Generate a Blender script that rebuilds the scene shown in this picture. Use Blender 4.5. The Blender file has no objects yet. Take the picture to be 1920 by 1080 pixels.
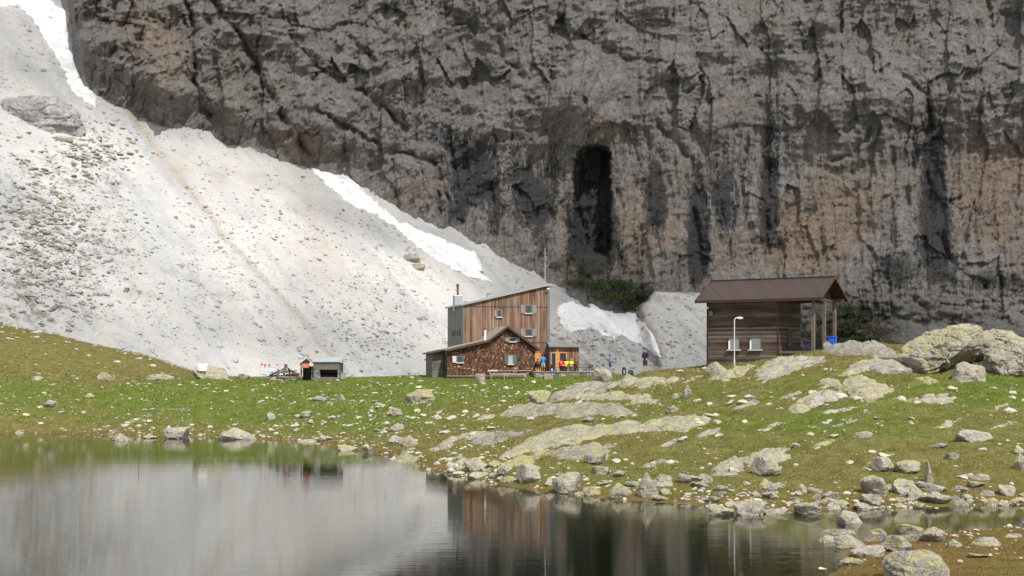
import bpy, bmesh, math, random
import numpy as np
from mathutils import Vector, Matrix

random.seed(7)
RNG = np.random.default_rng(11)
R = math.radians
scene = bpy.context.scene
COL = scene.collection

# ------------------------------------------------------------------ camera model
CAM_H, FPX, CX, HORIZON = 6.0, 2600.0, 960.0, 679.0      # metres, focal length in photo pixels, principal column, horizon row
def at(px, py, d):
    return np.array([(px - CX) / FPX * d, d, CAM_H + (HORIZON - py) / FPX * d])

# ------------------------------------------------------------------ numpy noise
_P = np.arange(256); np.random.default_rng(3).shuffle(_P); _P = np.concatenate([_P, _P, _P])
_G = np.stack([np.cos(np.arange(16) * math.pi / 8), np.sin(np.arange(16) * math.pi / 8)], -1)
def perlin(x, y, seed=0):
    x = np.asarray(x, float) + seed * 17.31; y = np.asarray(y, float) + seed * 9.77
    xi = np.floor(x).astype(int); yi = np.floor(y).astype(int)
    xf = x - xi; yf = y - yi; xi &= 255; yi &= 255
    u = xf * xf * xf * (xf * (xf * 6 - 15) + 10); v = yf * yf * yf * (yf * (yf * 6 - 15) + 10)
    def g(ix, iy, fx, fy):
        h = _P[_P[ix & 255] + (iy & 255)] & 15
        return _G[h, 0] * fx + _G[h, 1] * fy
    a = g(xi, yi, xf, yf); b = g(xi + 1, yi, xf - 1, yf)
    c = g(xi, yi + 1, xf, yf - 1); d = g(xi + 1, yi + 1, xf - 1, yf - 1)
    return ((a * (1 - u) + b * u) * (1 - v) + (c * (1 - u) + d * u) * v) * 1.5
def fbm(x, y, octs=4, seed=0, gain=0.5, ridged=False):
    t = 0.0; amp = 1.0; f = 1.0; tot = 0.0
    for i in range(octs):
        n = perlin(x * f, y * f, seed + i * 3.1)
        t = t + amp * ((1 - 2 * np.abs(n)) if ridged else n); tot += amp; amp *= gain; f *= 2.03
    return t / tot
def worley(x, y, seed=0):
    xi = np.floor(x).astype(int); yi = np.floor(y).astype(int)
    f1 = np.full(x.shape, 9.0); f2 = np.full(x.shape, 9.0); cid = np.zeros(x.shape)
    for dx in (-1, 0, 1):
        for dy in (-1, 0, 1):
            cx = xi + dx; cy = yi + dy
            h = _P[_P[(cx + seed * 13) & 255] + (cy & 255)]
            h2 = _P[_P[(cx + seed * 7 + 91) & 255] + ((cy + 37) & 255)]
            d = np.hypot(cx + 0.15 + 0.7 * h / 255 - x, cy + 0.15 + 0.7 * h2 / 255 - y)
            closer = d < f1
            f2 = np.where(closer, f1, np.minimum(f2, d)); cid = np.where(closer, _P[h + h2 & 511] / 255.0, cid); f1 = np.where(closer, d, f1)
    return f1, f2, cid
def sstep(a, b, x):
    t = np.clip((x - a) / (b - a), 0, 1); return t * t * (3 - 2 * t)
def polydist(X, Y, pts, with_t=False):
    best = np.full(np.shape(X), 1e9)
    for (x0, y0), (x1, y1) in zip(pts[:-1], pts[1:]):
        dx, dy = x1 - x0, y1 - y0
        t = np.clip(((X - x0) * dx + (Y - y0) * dy) / (dx * dx + dy * dy + 1e-9), 0, 1)
        best = np.minimum(best, np.hypot(X - x0 - t * dx, Y - y0 - t * dy))
    return best
def inpoly(X, Y, pts):
    ins = np.zeros(np.shape(X), bool); n = len(pts)
    for i in range(n):
        x0, y0 = pts[i]; x1, y1 = pts[(i + 1) % n]
        c = ((y0 > Y) != (y1 > Y)) & (X < (x1 - x0) * (Y - y0) / ((y1 - y0) if y1 != y0 else 1e-9) + x0)
        ins ^= c
    return ins
def sdist(X, Y, pts):          # positive inside
    d = polydist(X, Y, list(pts) + [pts[0]])
    return np.where(inpoly(X, Y, pts), d, -d)

# ------------------------------------------------------------------ object helpers
def link(o, parent=None):
    COL.objects.link(o)
    if parent is not None: o.parent = parent
    return o
def tag(o, label=None, cat=None, group=None, kind=None):
    if label: o['label'] = label
    if cat: o['category'] = cat
    if group: o['group'] = group
    if kind: o['kind'] = kind
    elif cat: o['kind'] = 'thing'
    return o
def empty(name, loc, rz=0.0, label=None, cat=None, group=None):
    o = bpy.data.objects.new(name, None); o.location = loc; o.rotation_euler = (0, 0, rz); o.empty_display_size = 0.3
    link(o); return tag(o, label, cat, group)
def np_mesh(name, verts, faces, mat, smooth=True, parent=None, attrs=None):
    """verts (n,3), faces (m,3|4) int array -> linked object"""
    verts = np.asarray(verts, np.float32); faces = np.asarray(faces, np.int32)
    me = bpy.data.meshes.new(name); k = faces.shape[1]
    me.vertices.add(len(verts)); me.vertices.foreach_set('co', verts.ravel())
    me.loops.add(faces.size); me.loops.foreach_set('vertex_index', faces.ravel())
    me.polygons.add(len(faces)); me.polygons.foreach_set('loop_start', np.arange(0, faces.size, k, dtype=np.int32))
    me.polygons.foreach_set('loop_total', np.full(len(faces), k, np.int32))
    me.update(calc_edges=True)
    me.polygons.foreach_set('use_smooth', np.full(len(faces), smooth, bool))
    for an, av in (attrs or {}).items():
        a = me.attributes.new(an, 'FLOAT', 'POINT'); a.data.foreach_set('value', np.asarray(av, np.float32).ravel())
    if mat: me.materials.append(mat)
    return link(bpy.data.objects.new(name, me), parent)
def grid_faces(nu, nv):
    i = np.arange(nu - 1)[:, None] * nv + np.arange(nv - 1)[None, :]
    i = i.ravel(); return np.stack([i, i + nv, i + nv + 1, i + 1], -1)
class MB:
    """collects simple shapes into one mesh"""
    def __init__(s): s.bm = bmesh.new()
    def box(s, x0, x1, y0, y1, z0, z1, mat=None):
        M = Matrix.Translation(((x0 + x1) / 2, (y0 + y1) / 2, (z0 + z1) / 2)) @ Matrix.Diagonal((x1 - x0, y1 - y0, z1 - z0, 1))
        bmesh.ops.create_cube(s.bm, size=1, matrix=(mat @ M) if mat else M); return s
    def bar(s, a, b, w, h=None):
        a = Vector(a); b = Vector(b); d = b - a; L = d.length; h = h or w
        q = d.to_track_quat('Z', 'Y').to_matrix().to_4x4()
        bmesh.ops.create_cube(s.bm, size=1, matrix=Matrix.Translation((a + b) / 2) @ q @ Matrix.Diagonal((w, h, L, 1))); return s
    def tube(s, a, b, r, r2=None, seg=10):
        a = Vector(a); b = Vector(b); d = b - a
        q = d.to_track_quat('Z', 'Y').to_matrix().to_4x4()
        bmesh.ops.create_cone(s.bm, cap_ends=True, segments=seg, radius1=r, radius2=r if r2 is None else r2, depth=d.length,
                              matrix=Matrix.Translation((a + b) / 2) @ q); return s
    def ball(s, c, r, sc=(1, 1, 1), seg=12):
        bmesh.ops.create_uvsphere(s.bm, u_segments=seg, v_segments=max(6, seg // 2 + 2), radius=r,
                                  matrix=Matrix.Translation(c) @ Matrix.Diagonal((*sc, 1))); return s
    def prism(s, pts, a, b, axis='y'):
        """closed outline pts (2D) swept from a to b along axis"""
        def P(p, t): return (p[0], t, p[1]) if axis == 'y' else ((t, p[0], p[1]) if axis == 'x' else (p[0], p[1], t))
        va = [s.bm.verts.new(P(p, a)) for p in pts]; vb = [s.bm.verts.new(P(p, b)) for p in pts]; n = len(pts)
        s.bm.faces.new(va); s.bm.faces.new(vb[::-1])
        for i in range(n): s.bm.faces.new((va[i], vb[i], vb[(i + 1) % n], va[(i + 1) % n]))
        return s
    def quad(s, *p):
        s.bm.faces.new([s.bm.verts.new(q) for q in p]); return s
    def build(s, name, mat, parent=None, bevel=0.0, smooth=False):
        bmesh.ops.recalc_face_normals(s.bm, faces=s.bm.faces)
        me = bpy.data.meshes.new(name); s.bm.to_mesh(me); s.bm.free()
        if smooth: me.polygons.foreach_set('use_smooth', np.ones(len(me.polygons), bool))
        me.materials.append(mat); o = link(bpy.data.objects.new(name, me), parent)
        if bevel:
            b = o.modifiers.new('bevel', 'BEVEL'); b.width = bevel; b.segments = 2; b.limit_method = 'ANGLE'
        return o

# ------------------------------------------------------------------ materials (all procedural)
class NT:
    def __init__(s, name):
        s.m = bpy.data.materials.new(name); s.m.use_nodes = True; s.t = s.m.node_tree; s.t.nodes.clear()
        s.out = s.t.nodes.new('ShaderNodeOutputMaterial')
    def n(s, typ, ins=None, **props):
        nd = s.t.nodes.new('ShaderNode' + typ)
        for k, v in props.items(): setattr(nd, k, v)
        for k, v in (ins or {}).items(): s.put(nd.inputs[k], v)
        return nd
    def put(s, sock, v):
        if hasattr(v, 'is_output') or isinstance(v, bpy.types.NodeSocket): s.t.links.new(v, sock)
        elif isinstance(v, bpy.types.Node): s.t.links.new(v.outputs[0], sock)
        elif isinstance(v, (tuple, list)) and sock.type == 'RGBA' and len(v) == 3: sock.default_value = (*v, 1)
        else: sock.default_value = v
    def math(s, op, a, b=0.0, c=None, clamp=False):
        nd = s.n('Math', {0: a, 1: b}, operation=op, use_clamp=clamp)
        if c is not None: s.put(nd.inputs[2], c)
        return nd.outputs[0]
    def pos(s): return s.n('NewGeometry').outputs['Position']
    def obj(s): return s.n('TexCoord').outputs['Object']
    def scale(s, v, sc): return s.n('VectorMath', {0: v, 1: sc}, operation='MULTIPLY').outputs[0]
    def add(s, v, w): return s.n('VectorMath', {0: v, 1: w}, operation='ADD').outputs[0]
    def noise(s, v, scale=1.0, detail=4.0, rough=0.55, dist=0.0):
        return s.n('TexNoise', {'Vector': v, 'Scale': scale, 'Detail': detail, 'Roughness': rough, 'Distortion': dist}).outputs[0]
    def vor(s, v, scale=1.0, feat='F1', out='Distance', rnd=1.0):
        return s.n('TexVoronoi', {'Vector': v, 'Scale': scale, 'Randomness': rnd}, feature=feat).outputs[out]
    def attr(s, name): return s.n('Attribute', attribute_name=name).outputs['Fac']
    def ramp(s, f, stops, mode='LINEAR'):
        nd = s.n('ValToRGB', {'Fac': f}); cr = nd.color_ramp; cr.interpolation = mode
        while len(cr.elements) < len(stops): cr.elements.new(0.5)
        for e, (p, c) in zip(cr.elements, stops):
            e.position = p; e.color = (c, c, c, 1) if isinstance(c, (int, float)) else (*c, 1)
        return nd.outputs[0]
    def fit(s, f, a, b, lo=0.0, hi=1.0):
        return s.n('MapRange', {0: f, 1: a, 2: b, 3: lo, 4: hi}, clamp=True).outputs[0]
    def mix(s, f, a, b, typ='MIX'):
        nd = s.n('Mix', data_type='RGBA', blend_type=typ); nd.clamp_factor = True
        s.put(nd.inputs[0], f); s.put(nd.inputs[6], a); s.put(nd.inputs[7], b); return nd.outputs[2]
    def bump(s, h, strength=0.5, dist=0.1, normal=None):
        nd = s.n('Bump', {'Height': h, 'Strength': strength, 'Distance': dist})
        if normal is not None: s.put(nd.inputs['Normal'], normal)
        return nd.outputs[0]
    def bsdf(s, color, rough=0.8, normal=None, metal=0.0, spec=0.3, **kw):
        b = s.n('BsdfPrincipled', {'Base Color': color, 'Roughness': rough, 'Metallic': metal, 'Specular IOR Level': spec})
        if normal is not None: s.put(b.inputs['Normal'], normal)
        for k, v in kw.items(): s.put(b.inputs[k], v)
        s.t.links.new(b.outputs[0], s.out.inputs[0]); return s.m

def plain(name, c, rough=0.7, metal=0.0, vary=0.18, scale=6.0, bump=0.15):
    t = NT(name); v = t.obj(); f = t.noise(v, scale, 5)
    lo = tuple(x * (1 - vary) for x in c); hi = tuple(min(1, x * (1 + vary)) for x in c)
    return t.bsdf(t.ramp(f, [(0.3, lo), (0.7, hi)]), rough, t.bump(t.noise(v, scale * 4, 3), bump, 0.02), metal)

def m_rock():
    t = NT('lichen_rock'); p = t.pos(); rnd = t.n('ObjectInfo').outputs['Random']
    q = t.add(p, t.n('CombineXYZ', {0: t.math('MULTIPLY', rnd, 37.0), 1: t.math('MULTIPLY', rnd, 11.0), 2: 0.0}).outputs[0])
    n1 = t.noise(q, 1.3, 6, 0.6); n2 = t.noise(q, 9.0, 5, 0.65); n3 = t.noise(q, 3.1, 5, 0.62)
    base = t.ramp(n1, [(0.28, (0.1628, 0.1450, 0.1243)), (0.5, (0.3108, 0.2812, 0.2405)), (0.72, (0.4440, 0.4033, 0.3441))])
    base = t.mix(t.math('MULTIPLY', t.math('SUBTRACT', rnd, 0.35), 0.36, clamp=True), base, (0.4588, 0.4181, 0.3552))
    base = t.mix(t.math('MULTIPLY', t.math('GREATER_THAN', t.math('FRACT', t.math('MULTIPLY', rnd, 7.3)), 0.75), 0.45), base, (0.17, 0.165, 0.155))
    base = t.mix(t.fit(n2, 0.52, 0.66, 0, 0.55), base, (0.115, 0.105, 0.092))
    nz = t.n('SeparateXYZ', {0: t.n('NewGeometry').outputs['Normal']}).outputs[2]
    up = t.fit(nz, -0.25, 0.55)
    lich = t.math('MULTIPLY', t.fit(t.math('ADD', n3, t.math('MULTIPLY', t.math('SUBTRACT', t.math('FRACT', t.math('MULTIPLY', rnd, 3.7)), 0.5), 0.16)), 0.47, 0.57), up)
    base = t.mix(t.math('MULTIPLY', lich, 0.72), base, t.ramp(n2, [(0.3, (0.2516, 0.2405, 0.0666)), (0.7, (0.4736, 0.4514, 0.1850))]))
    strata = t.noise(t.scale(t.add(q, t.scale(t.n('TexNoise', {'Vector': q, 'Scale': 1.1}).outputs[1], (0.35, 0.35, 0.35))), (0.7, 0.7, 8.0)), 1.6, 4, 0.6)
    h = t.math('ADD', t.math('MULTIPLY', strata, 0.35), t.math('ADD', t.math('MULTIPLY', n2, 0.5), n1))
    crack = t.vor(t.add(q, t.scale(t.n('TexNoise', {'Vector': q, 'Scale': 2.0}).outputs[1], (0.5, 0.5, 0.5))), 1.3, 'DISTANCE_TO_EDGE')
    base = t.mix(t.fit(crack, 0.0, 0.03, 0.6, 0), base, (0.075, 0.07, 0.06)); base = t.mix(t.fit(strata, 0.42, 0.3, 0, 0.5), base, (0.12, 0.105, 0.085))
    return t.bsdf(base, 0.9, t.bump(h, 1.0, 0.24), spec=0.15)

def m_ground():
    t = NT('alpine_turf'); p = t.pos()
    g = t.attr('lush'); o = t.attr('rust'); d = t.attr('bare'); un = t.attr('wet')
    big = t.noise(p, 0.16, 5, 0.6); mid = t.noise(p, 1.1, 6, 0.65); fine = t.noise(p, 11.0, 5, 0.7)
    dry = t.ramp(mid, [(0.28, (0.0930, 0.0886, 0.0248)), (0.5, (0.1638, 0.1523, 0.0443)), (0.72, (0.2391, 0.2081, 0.0841))])
    lush = t.ramp(mid, [(0.28, (0.0664, 0.1045, 0.0160)), (0.5, (0.1169, 0.1611, 0.0266)), (0.72, (0.1815, 0.1993, 0.0514))])
    f = t.fit(t.math('ADD', g, t.math('MULTIPLY', t.math('SUBTRACT', big, 0.5), 1.6)), 0.25, 0.8)
    c = t.mix(f, dry, lush)
    rust = t.ramp(mid, [(0.3, (0.11, 0.068, 0.022)), (0.7, (0.26, 0.155, 0.055))])
    c = t.mix(t.math('MULTIPLY', t.fit(t.math('ADD', o, t.math('MULTIPLY', t.math('SUBTRACT', mid, 0.5), 2.2)), 0.3, 0.95), 0.8), c, rust)
    bare = t.ramp(fine, [(0.3, (0.16, 0.14, 0.115)), (0.7, (0.38, 0.34, 0.29))])
    c = t.mix(t.fit(t.math('ADD', d, t.math('MULTIPLY', t.math('SUBTRACT', mid, 0.5), 1.5)), 0.5, 0.75), c, bare)
    peb = t.math('MULTIPLY', t.fit(t.vor(p, 3.0), 0.2, 0.13), t.fit(t.noise(p, 0.55, 3), 0.42, 0.56))
    c = t.mix(t.math('MULTIPLY', peb, 0.85), c, (0.46, 0.43, 0.34))
    c = t.mix(t.fit(fine, 0.38, 0.62, 0.45, 0.0), c, (0.05, 0.045, 0.014))
    c = t.mix(un, c, t.mix(t.fit(t.n('SeparateXYZ', {0: p}).outputs[2], -0.12, -1.1), t.ramp(mid, [(.3, (.07, .06, .028)), (.7, (.19, .165, .09))]), (.022, .027, .016)))
    h = t.math('ADD', t.math('MULTIPLY', fine, 0.7), t.math('ADD', mid, t.math('MULTIPLY', peb, 0.4)))
    return t.bsdf(c, 0.95, t.bump(h, 0.9, 0.22), spec=0.05)

def m_grass():
    t = NT('grass_blade'); p = t.pos(); g = t.attr('lush'); o = t.attr('rust'); r = t.attr('tint')
    dry = t.ramp(r, [(0.0, (0.1063, 0.0974, 0.0266)), (0.6, (0.1860, 0.1683, 0.0487)), (1.0, (0.3011, 0.2524, 0.1151))])
    lush = t.ramp(r, [(0.0, (0.0708, 0.1107, 0.0177)), (0.6, (0.1328, 0.1771, 0.0301)), (1.0, (0.2214, 0.2214, 0.0664))])
    big = t.noise(p, 0.16, 5, 0.6)
    c = t.mix(t.fit(t.math('ADD', g, t.math('MULTIPLY', t.math('SUBTRACT', big, 0.5), 2.6)), 0.25, 0.8), dry, lush)
    c = t.mix(t.fit(o, 0.3, 0.8), c, t.ramp(r, [(0, (0.11, 0.06, 0.02)), (1, (0.24, 0.135, 0.05))]))
    return t.bsdf(c, 0.8, spec=0.1)

def m_scree():
    t = NT('scree_gravel'); p = t.pos()
    q = t.n('VectorRotate', {'Vector': p, 'Angle': R(-42.3)}, rotation_type='Z_AXIS').outputs[0]
    n1 = t.noise(p, 0.035, 5, 0.6); n2 = t.noise(p, 0.35, 7, 0.75); n3 = t.noise(p, 2.1, 6, 0.8)
    stre = t.noise(t.scale(q, (0.22, 0.018, 0.02)), 1.0, 7, 0.68, 0.15)
    c = t.ramp(n1, [(0.36, (0.3948, 0.3976, 0.4042)), (0.5, (0.4982, 0.4935, 0.4841)), (0.62, (0.5781, 0.5659, 0.5405))])
    c = t.mix(t.fit(stre, 0.5, 0.66, 0, 0.6), c, (0.52, 0.49, 0.44))
    c = t.mix(t.fit(stre, 0.47, 0.3, 0, 0.55), c, (0.35, 0.35, 0.35))
    c = t.mix(t.math('MULTIPLY', t.math('MULTIPLY', t.attr('tan'), t.fit(n2, 0.3, 0.6, 0.5, 1.0)), 0.85), c, (0.37, 0.31, 0.235))
    c = t.mix(t.math('MULTIPLY', t.fit(n3, 0.55, 0.72, 0, 0.75), t.fit(n2, 0.40, 0.58, 0.25, 1.0)), c, (0.24, 0.233, 0.22))
    c = t.mix(t.fit(n3, 0.44, 0.27, 0, 0.6), c, (0.70, 0.69, 0.67))
    dk = t.math('MULTIPLY', t.attr('debris'), t.fit(n2, 0.5, 0.6))
    c = t.mix(t.math('MULTIPLY', dk, 0.8), c, t.mix(t.fit(n3, 0.4, 0.6), (0.14, 0.125, 0.085), (0.27, 0.25, 0.21)))
    c = t.mix(t.math('MULTIPLY', t.attr('earth'), t.fit(n2, 0.3, 0.6, 0.5, 0.95)), c, (0.25, 0.20, 0.155))
    sp = t.fit(t.vor(p, 0.7), 0.13, 0.07)
    c = t.mix(t.math('MULTIPLY', sp, 0.5), c, (0.28, 0.27, 0.25))
    h = t.math('ADD', t.math('MULTIPLY', n2, 1.6), t.math('ADD', n3, t.math('MULTIPLY', stre, 0.6)))
    return t.bsdf(c, 0.95, t.bump(h, 0.7, 0.8), spec=0.05)

def m_cliff():
    t = NT('dolomite_cliff'); p = t.pos()
    wob = t.n('TexNoise', {'Vector': p, 'Scale': 0.08, 'Detail': 4.0}).outputs[1]
    q = t.add(p, t.scale(t.add(wob, (-0.5, -0.5, -0.5)), (6, 6, 6)))
    n1 = t.noise(q, 0.045, 6, 0.65); n2 = t.noise(p, 0.5, 8, 0.75); n3 = t.noise(p, 1.7, 7, 0.78)
    vert = t.noise(t.scale(q, (0.62, 0.62, 0.045)), 1.0, 6, 0.68)
    vert2 = t.noise(t.scale(p, (2.4, 2.4, 0.16)), 1.0, 6, 0.75)
    base = t.ramp(n2, [(0.27, (0.1307, 0.1211, 0.1121)), (0.47, (0.2580, 0.2422, 0.2270)), (0.6, (0.3440, 0.3268, 0.3096)), (0.74, (0.4541, 0.4369, 0.4197))])
    warm = t.ramp(n2, [(0.27, (0.1538, 0.1154, 0.0839)), (0.5, (0.2797, 0.2168, 0.1643)), (0.74, (0.4195, 0.3391, 0.2657))])
    tan = t.fit(t.math('ADD', t.attr('tan'), t.math('ADD', t.math('MULTIPLY', t.math('SUBTRACT', n1, 0.5), 1.5), t.math('MULTIPLY', t.math('SUBTRACT', vert, 0.5), 1.3))), 0.10, 0.55)
    base = t.mix(t.fit(t.noise(q, 0.11, 5, 0.65), 0.38, 0.62, 0.0, 0.5), base, t.mix(t.fit(n3, 0.35, 0.65), (0.1115, 0.1036, 0.0964), (0.2493, 0.2362, 0.2244)))
    base = t.mix(t.fit(t.noise(q, 0.07, 4, 0.6), 0.5, 0.68, 0, 0.5), base, t.mix(t.fit(n3, 0.35, 0.65), (0.1600, 0.1240, 0.0944), (0.3520, 0.2920, 0.2320)))
    c = t.mix(tan, base, warm)
    c = t.mix(t.fit(n3, 0.54, 0.66, 0, 0.6), c, (0.4522, 0.4360, 0.4199))
    c = t.mix(t.fit(n3, 0.44, 0.28, 0, 0.45), c, (0.11, 0.101, 0.092))
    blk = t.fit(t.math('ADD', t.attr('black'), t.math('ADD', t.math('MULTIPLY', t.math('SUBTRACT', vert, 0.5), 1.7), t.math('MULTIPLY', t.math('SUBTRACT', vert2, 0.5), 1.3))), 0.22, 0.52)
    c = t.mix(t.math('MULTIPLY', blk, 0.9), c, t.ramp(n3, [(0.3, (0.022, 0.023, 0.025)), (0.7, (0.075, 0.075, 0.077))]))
    c = t.mix(t.fit(vert2, 0.50, 0.66, 0, 0.6), c, (0.075, 0.07, 0.066))
    c = t.mix(t.attr('gravel'), c, t.ramp(n3, [(0.3, (0.20, 0.19, 0.175)), (0.7, (0.40, 0.385, 0.365))]))
    moss = t.math('MULTIPLY', t.attr('moss'), t.fit(n2, 0.42, 0.56))
    c = t.mix(t.math('MULTIPLY', moss, 0.85), c, t.ramp(n3, [(0.3, (0.018, 0.03, 0.010)), (0.7, (0.07, 0.075, 0.033))]))
    h = t.math('ADD', t.math('MULTIPLY', n2, 2.2), t.math('ADD', t.math('MULTIPLY', n3, 0.9), t.math('MULTIPLY', vert2, 0.8)))
    return t.bsdf(c, 0.92, t.bump(h, 0.8, 1.2), spec=0.1)

def m_snow():
    t = NT('old_snow'); p = t.pos(); n = t.noise(p, 0.22, 6, 0.65); f = t.noise(p, 1.5, 5, 0.7)
    c = t.ramp(n, [(0.34, (0.4968, 0.4914, 0.4806)), (0.48, (0.6480, 0.6534, 0.6588)), (0.7, (0.7452, 0.7506, 0.7614))])
    c = t.mix(t.fit(f, 0.58, 0.75, 0, 0.35), c, (0.30, 0.285, 0.26)); c = t.mix(t.math('MULTIPLY', t.fit(t.vor(p, 0.6), .12, .07), .7), c, (.25, .24, .22))
    return t.bsdf(c, 0.6, t.bump(t.math('ADD', n, t.math('MULTIPLY', f, 0.3)), 0.35, 0.6), spec=0.2)

def m_water():
    t = NT('lake_water'); p = t.pos()
    a = t.noise(t.scale(p, (0.22, 0.95, 1)), 1.0, 4, 0.6, 0.3); b = t.noise(t.scale(p, (0.6, 2.6, 1)), 1.6, 4, 0.6)
    patch = t.fit(t.noise(t.scale(p, (0.03, 0.07, 1)), 1.0, 3), 0.38, 0.66, 0.35, 1.0)
    h = t.math('MULTIPLY', t.math('ADD', a, t.math('MULTIPLY', b, 0.7)), patch)
    nrm = t.bump(h, 0.10, 0.05); fr = t.n('Fresnel', {'IOR': 1.333, 'Normal': nrm}).outputs[0]
    gl = t.n('BsdfGlossy', {'Color': (1, 1, 1), 'Roughness': 0.012, 'Normal': nrm}); tr = t.n('BsdfTransparent', {'Color': (0.62, 0.68, 0.5)})
    mxs = t.n('MixShader', {0: fr, 1: tr.outputs[0], 2: gl.outputs[0]}); t.t.links.new(mxs.outputs[0], t.out.inputs[0]); return t.m

def planks(name, cols, w=0.17, axis=0, streak=14.0, gap=0.06, rough=0.8, grey=0.0):
    """boards of width w side by side along local axis (0 = x, 2 = z); each board its own tone"""
    t = NT(name); v = t.obj(); sx = t.n('SeparateXYZ', {0: v})
    u = t.math('DIVIDE', t.math('ADD', sx.outputs[0], t.math('MULTIPLY', sx.outputs[1], 1.0)) if axis == 0 else sx.outputs[2], w)
    k = t.math('FLOOR', u); fr = t.math('FRACT', u)
    rnd = t.n('TexWhiteNoise', {'W': k}, noise_dimensions='1D').outputs['Value']
    grain = t.noise(t.scale(v, (streak, streak, 0.35) if axis == 0 else (0.35, 0.35, streak)), 1.0, 5, 0.65)
    big = t.noise(v, 0.45, 4, 0.6)
    f = t.math('ADD', t.math('MULTIPLY', rnd, 0.55), t.math('ADD', t.math('MULTIPLY', grain, 0.4), t.math('MULTIPLY', t.math('SUBTRACT', big, 0.5), 0.5)))
    n = len(cols); c = t.ramp(f, [(0.12 + 0.74 * i / (n - 1), cc) for i, cc in enumerate(cols)])
    if grey: c = t.mix(t.fit(t.noise(t.scale(v, (2.5, 2.5, 0.3) if axis == 0 else (0.3, 0.3, 2.5)), 1.0, 4), 0.45, 0.68, 0, grey), c, (0.27, 0.25, 0.235))
    edge = t.math('MINIMUM', fr, t.math('SUBTRACT', 1.0, fr))
    g = t.fit(edge, gap * 0.5, gap, 0, 1)
    c = t.mix(g, (0.03, 0.02, 0.014), c)
    return t.bsdf(c, rough, t.bump(t.math('ADD', g, t.math('MULTIPLY', grain, 0.25)), 0.6, 0.02), spec=0.15)

def m_leaf(name, dark, light):
    t = NT(name); r = t.attr('tint')
    c = t.ramp(r, [(0.0, dark), (1.0, light)])
    return t.bsdf(c, 0.65, spec=0.15)

M = {}
M['rock'] = m_rock(); M['ground'] = m_ground(); M['grass'] = m_grass(); M['scree'] = m_scree(); M['cliff'] = m_cliff()
def m_stone():
    t = NT('pale_stone'); p = t.pos(); n = t.noise(p, 2.5, 5, .65); f = t.noise(p, 14, 4, .6)
    c = t.ramp(n, [(.3, (0.2160, 0.1998, 0.1710)), (.5, (0.3780, 0.3510, 0.3015)), (.7, (0.5040, 0.4770, 0.4140))]); c = t.mix(t.fit(f, .55, .7, 0, .45), c, (0.1440, 0.1305, 0.1080)); c = t.mix(t.fit(t.noise(p, .9, 4), .52, .62, 0, .55), c, (0.4950, 0.4770, 0.2160))
    return t.bsdf(c, .9, t.bump(f, .6, .05), spec=.1)
M['pale_stone'] = m_stone()
def m_knob():
    t = NT('grey_knob_rock'); p = t.pos(); n = t.noise(p, .5, 7, .7); f = t.noise(p, 1.8, 6, .75); v = t.noise(t.scale(p, (1.2, 1.2, .3)), 1, 5, .7)
    c = t.ramp(n, [(.3, (0.2465, 0.2392, 0.2320)), (.5, (0.4350, 0.4205, 0.4060)), (.7, (0.6380, 0.6235, 0.6090))]); c = t.mix(t.fit(f, .53, .7, 0, .7), c, (0.1740, 0.1668, 0.1595)); c = t.mix(t.fit(v, .55, .7, 0, .5), c, (0.6090, 0.5220, 0.4205))
    return t.bsdf(c, .9, t.bump(t.math('ADD', n, f), 1.0, .9), spec=.1)
M['knob'] = m_knob(); M['snow'] = m_snow(); M['water'] = m_water()
M['larch'] = planks('larch_boards', [(0.0616, 0.0370, 0.0246), (0.1188, 0.0669, 0.0405), (0.1760, 0.0968, 0.0563), (0.2376, 0.1408, 0.0836), (0.2904, 0.2156, 0.1496)], 0.19, 0, grey=0.6)
M['larch_warm'] = planks('fresh_larch_boards', [(0.20, 0.10, 0.04), (0.34, 0.17, 0.065), (0.46, 0.25, 0.11)], 0.16, 0, grey=0.15)
M['dark_boards'] = planks('dark_weathered_boards', [(0.028, 0.019, 0.013), (0.058, 0.040, 0.028), (0.105, 0.076, 0.056), (0.21, 0.165, 0.13)], 0.16, 2, gap=0.10, grey=0.25)
M['eave_wood'] = planks('stained_soffit_boards', [(0.06, 0.03, 0.012), (0.10, 0.05, 0.02), (0.15, 0.078, 0.03)], 0.2, 0)
M['grey_boards'] = planks('grey_weathered_boards', [(0.10, 0.09, 0.08), (0.19, 0.175, 0.16), (0.31, 0.29, 0.265)], 0.18, 2)
M['table_wood'] = planks('red_brown_table_boards', [(0.05, 0.02, 0.012), (0.10, 0.036, 0.02), (0.16, 0.062, 0.035)], 0.14, 0)
M['bench_wood'] = planks('silver_bench_boards', [(0.17, 0.15, 0.13), (0.31, 0.285, 0.26), (0.45, 0.42, 0.39)], 0.15, 2)
M['orange_wood'] = plain('oiled_orange_wood', (0.52, 0.24, 0.075), 0.55, vary=0.2, scale=3)
M['zinc'] = plain('grey_zinc_sheet', (0.15, 0.155, 0.155), 0.5, 0.3, 0.15, 1.2)
M['zinc_light'] = plain('pale_zinc_sheet', (0.36, 0.37, 0.38), 0.4, 0.55, 0.12, 1.5)
M['roof_grey'] = plain('grey_roof_felt', (0.15, 0.145, 0.135), 0.9, 0, 0.25, 1.5)
M['roof_brown'] = plain('brown_shingle_roof', (0.22, 0.185, 0.15), 0.9, 0, 0.35, 2.5, 0.5)
M['roof_maroon'] = planks('maroon_ribbed_sheet', [(0.038, 0.026, 0.025), (0.050, 0.034, 0.032), (0.062, 0.042, 0.039)], 0.22, 0, streak=0.6, gap=0.14, rough=0.45)
M['trim_maroon'] = plain('maroon_trim', (0.045, 0.02, 0.019), 0.5)
M['white'] = plain('white_paint', (0.78, 0.78, 0.76), 0.5, 0, 0.06)
M['white_frame'] = plain('pale_window_frame', (0.50, 0.49, 0.47), 0.5, 0, 0.06)
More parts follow.
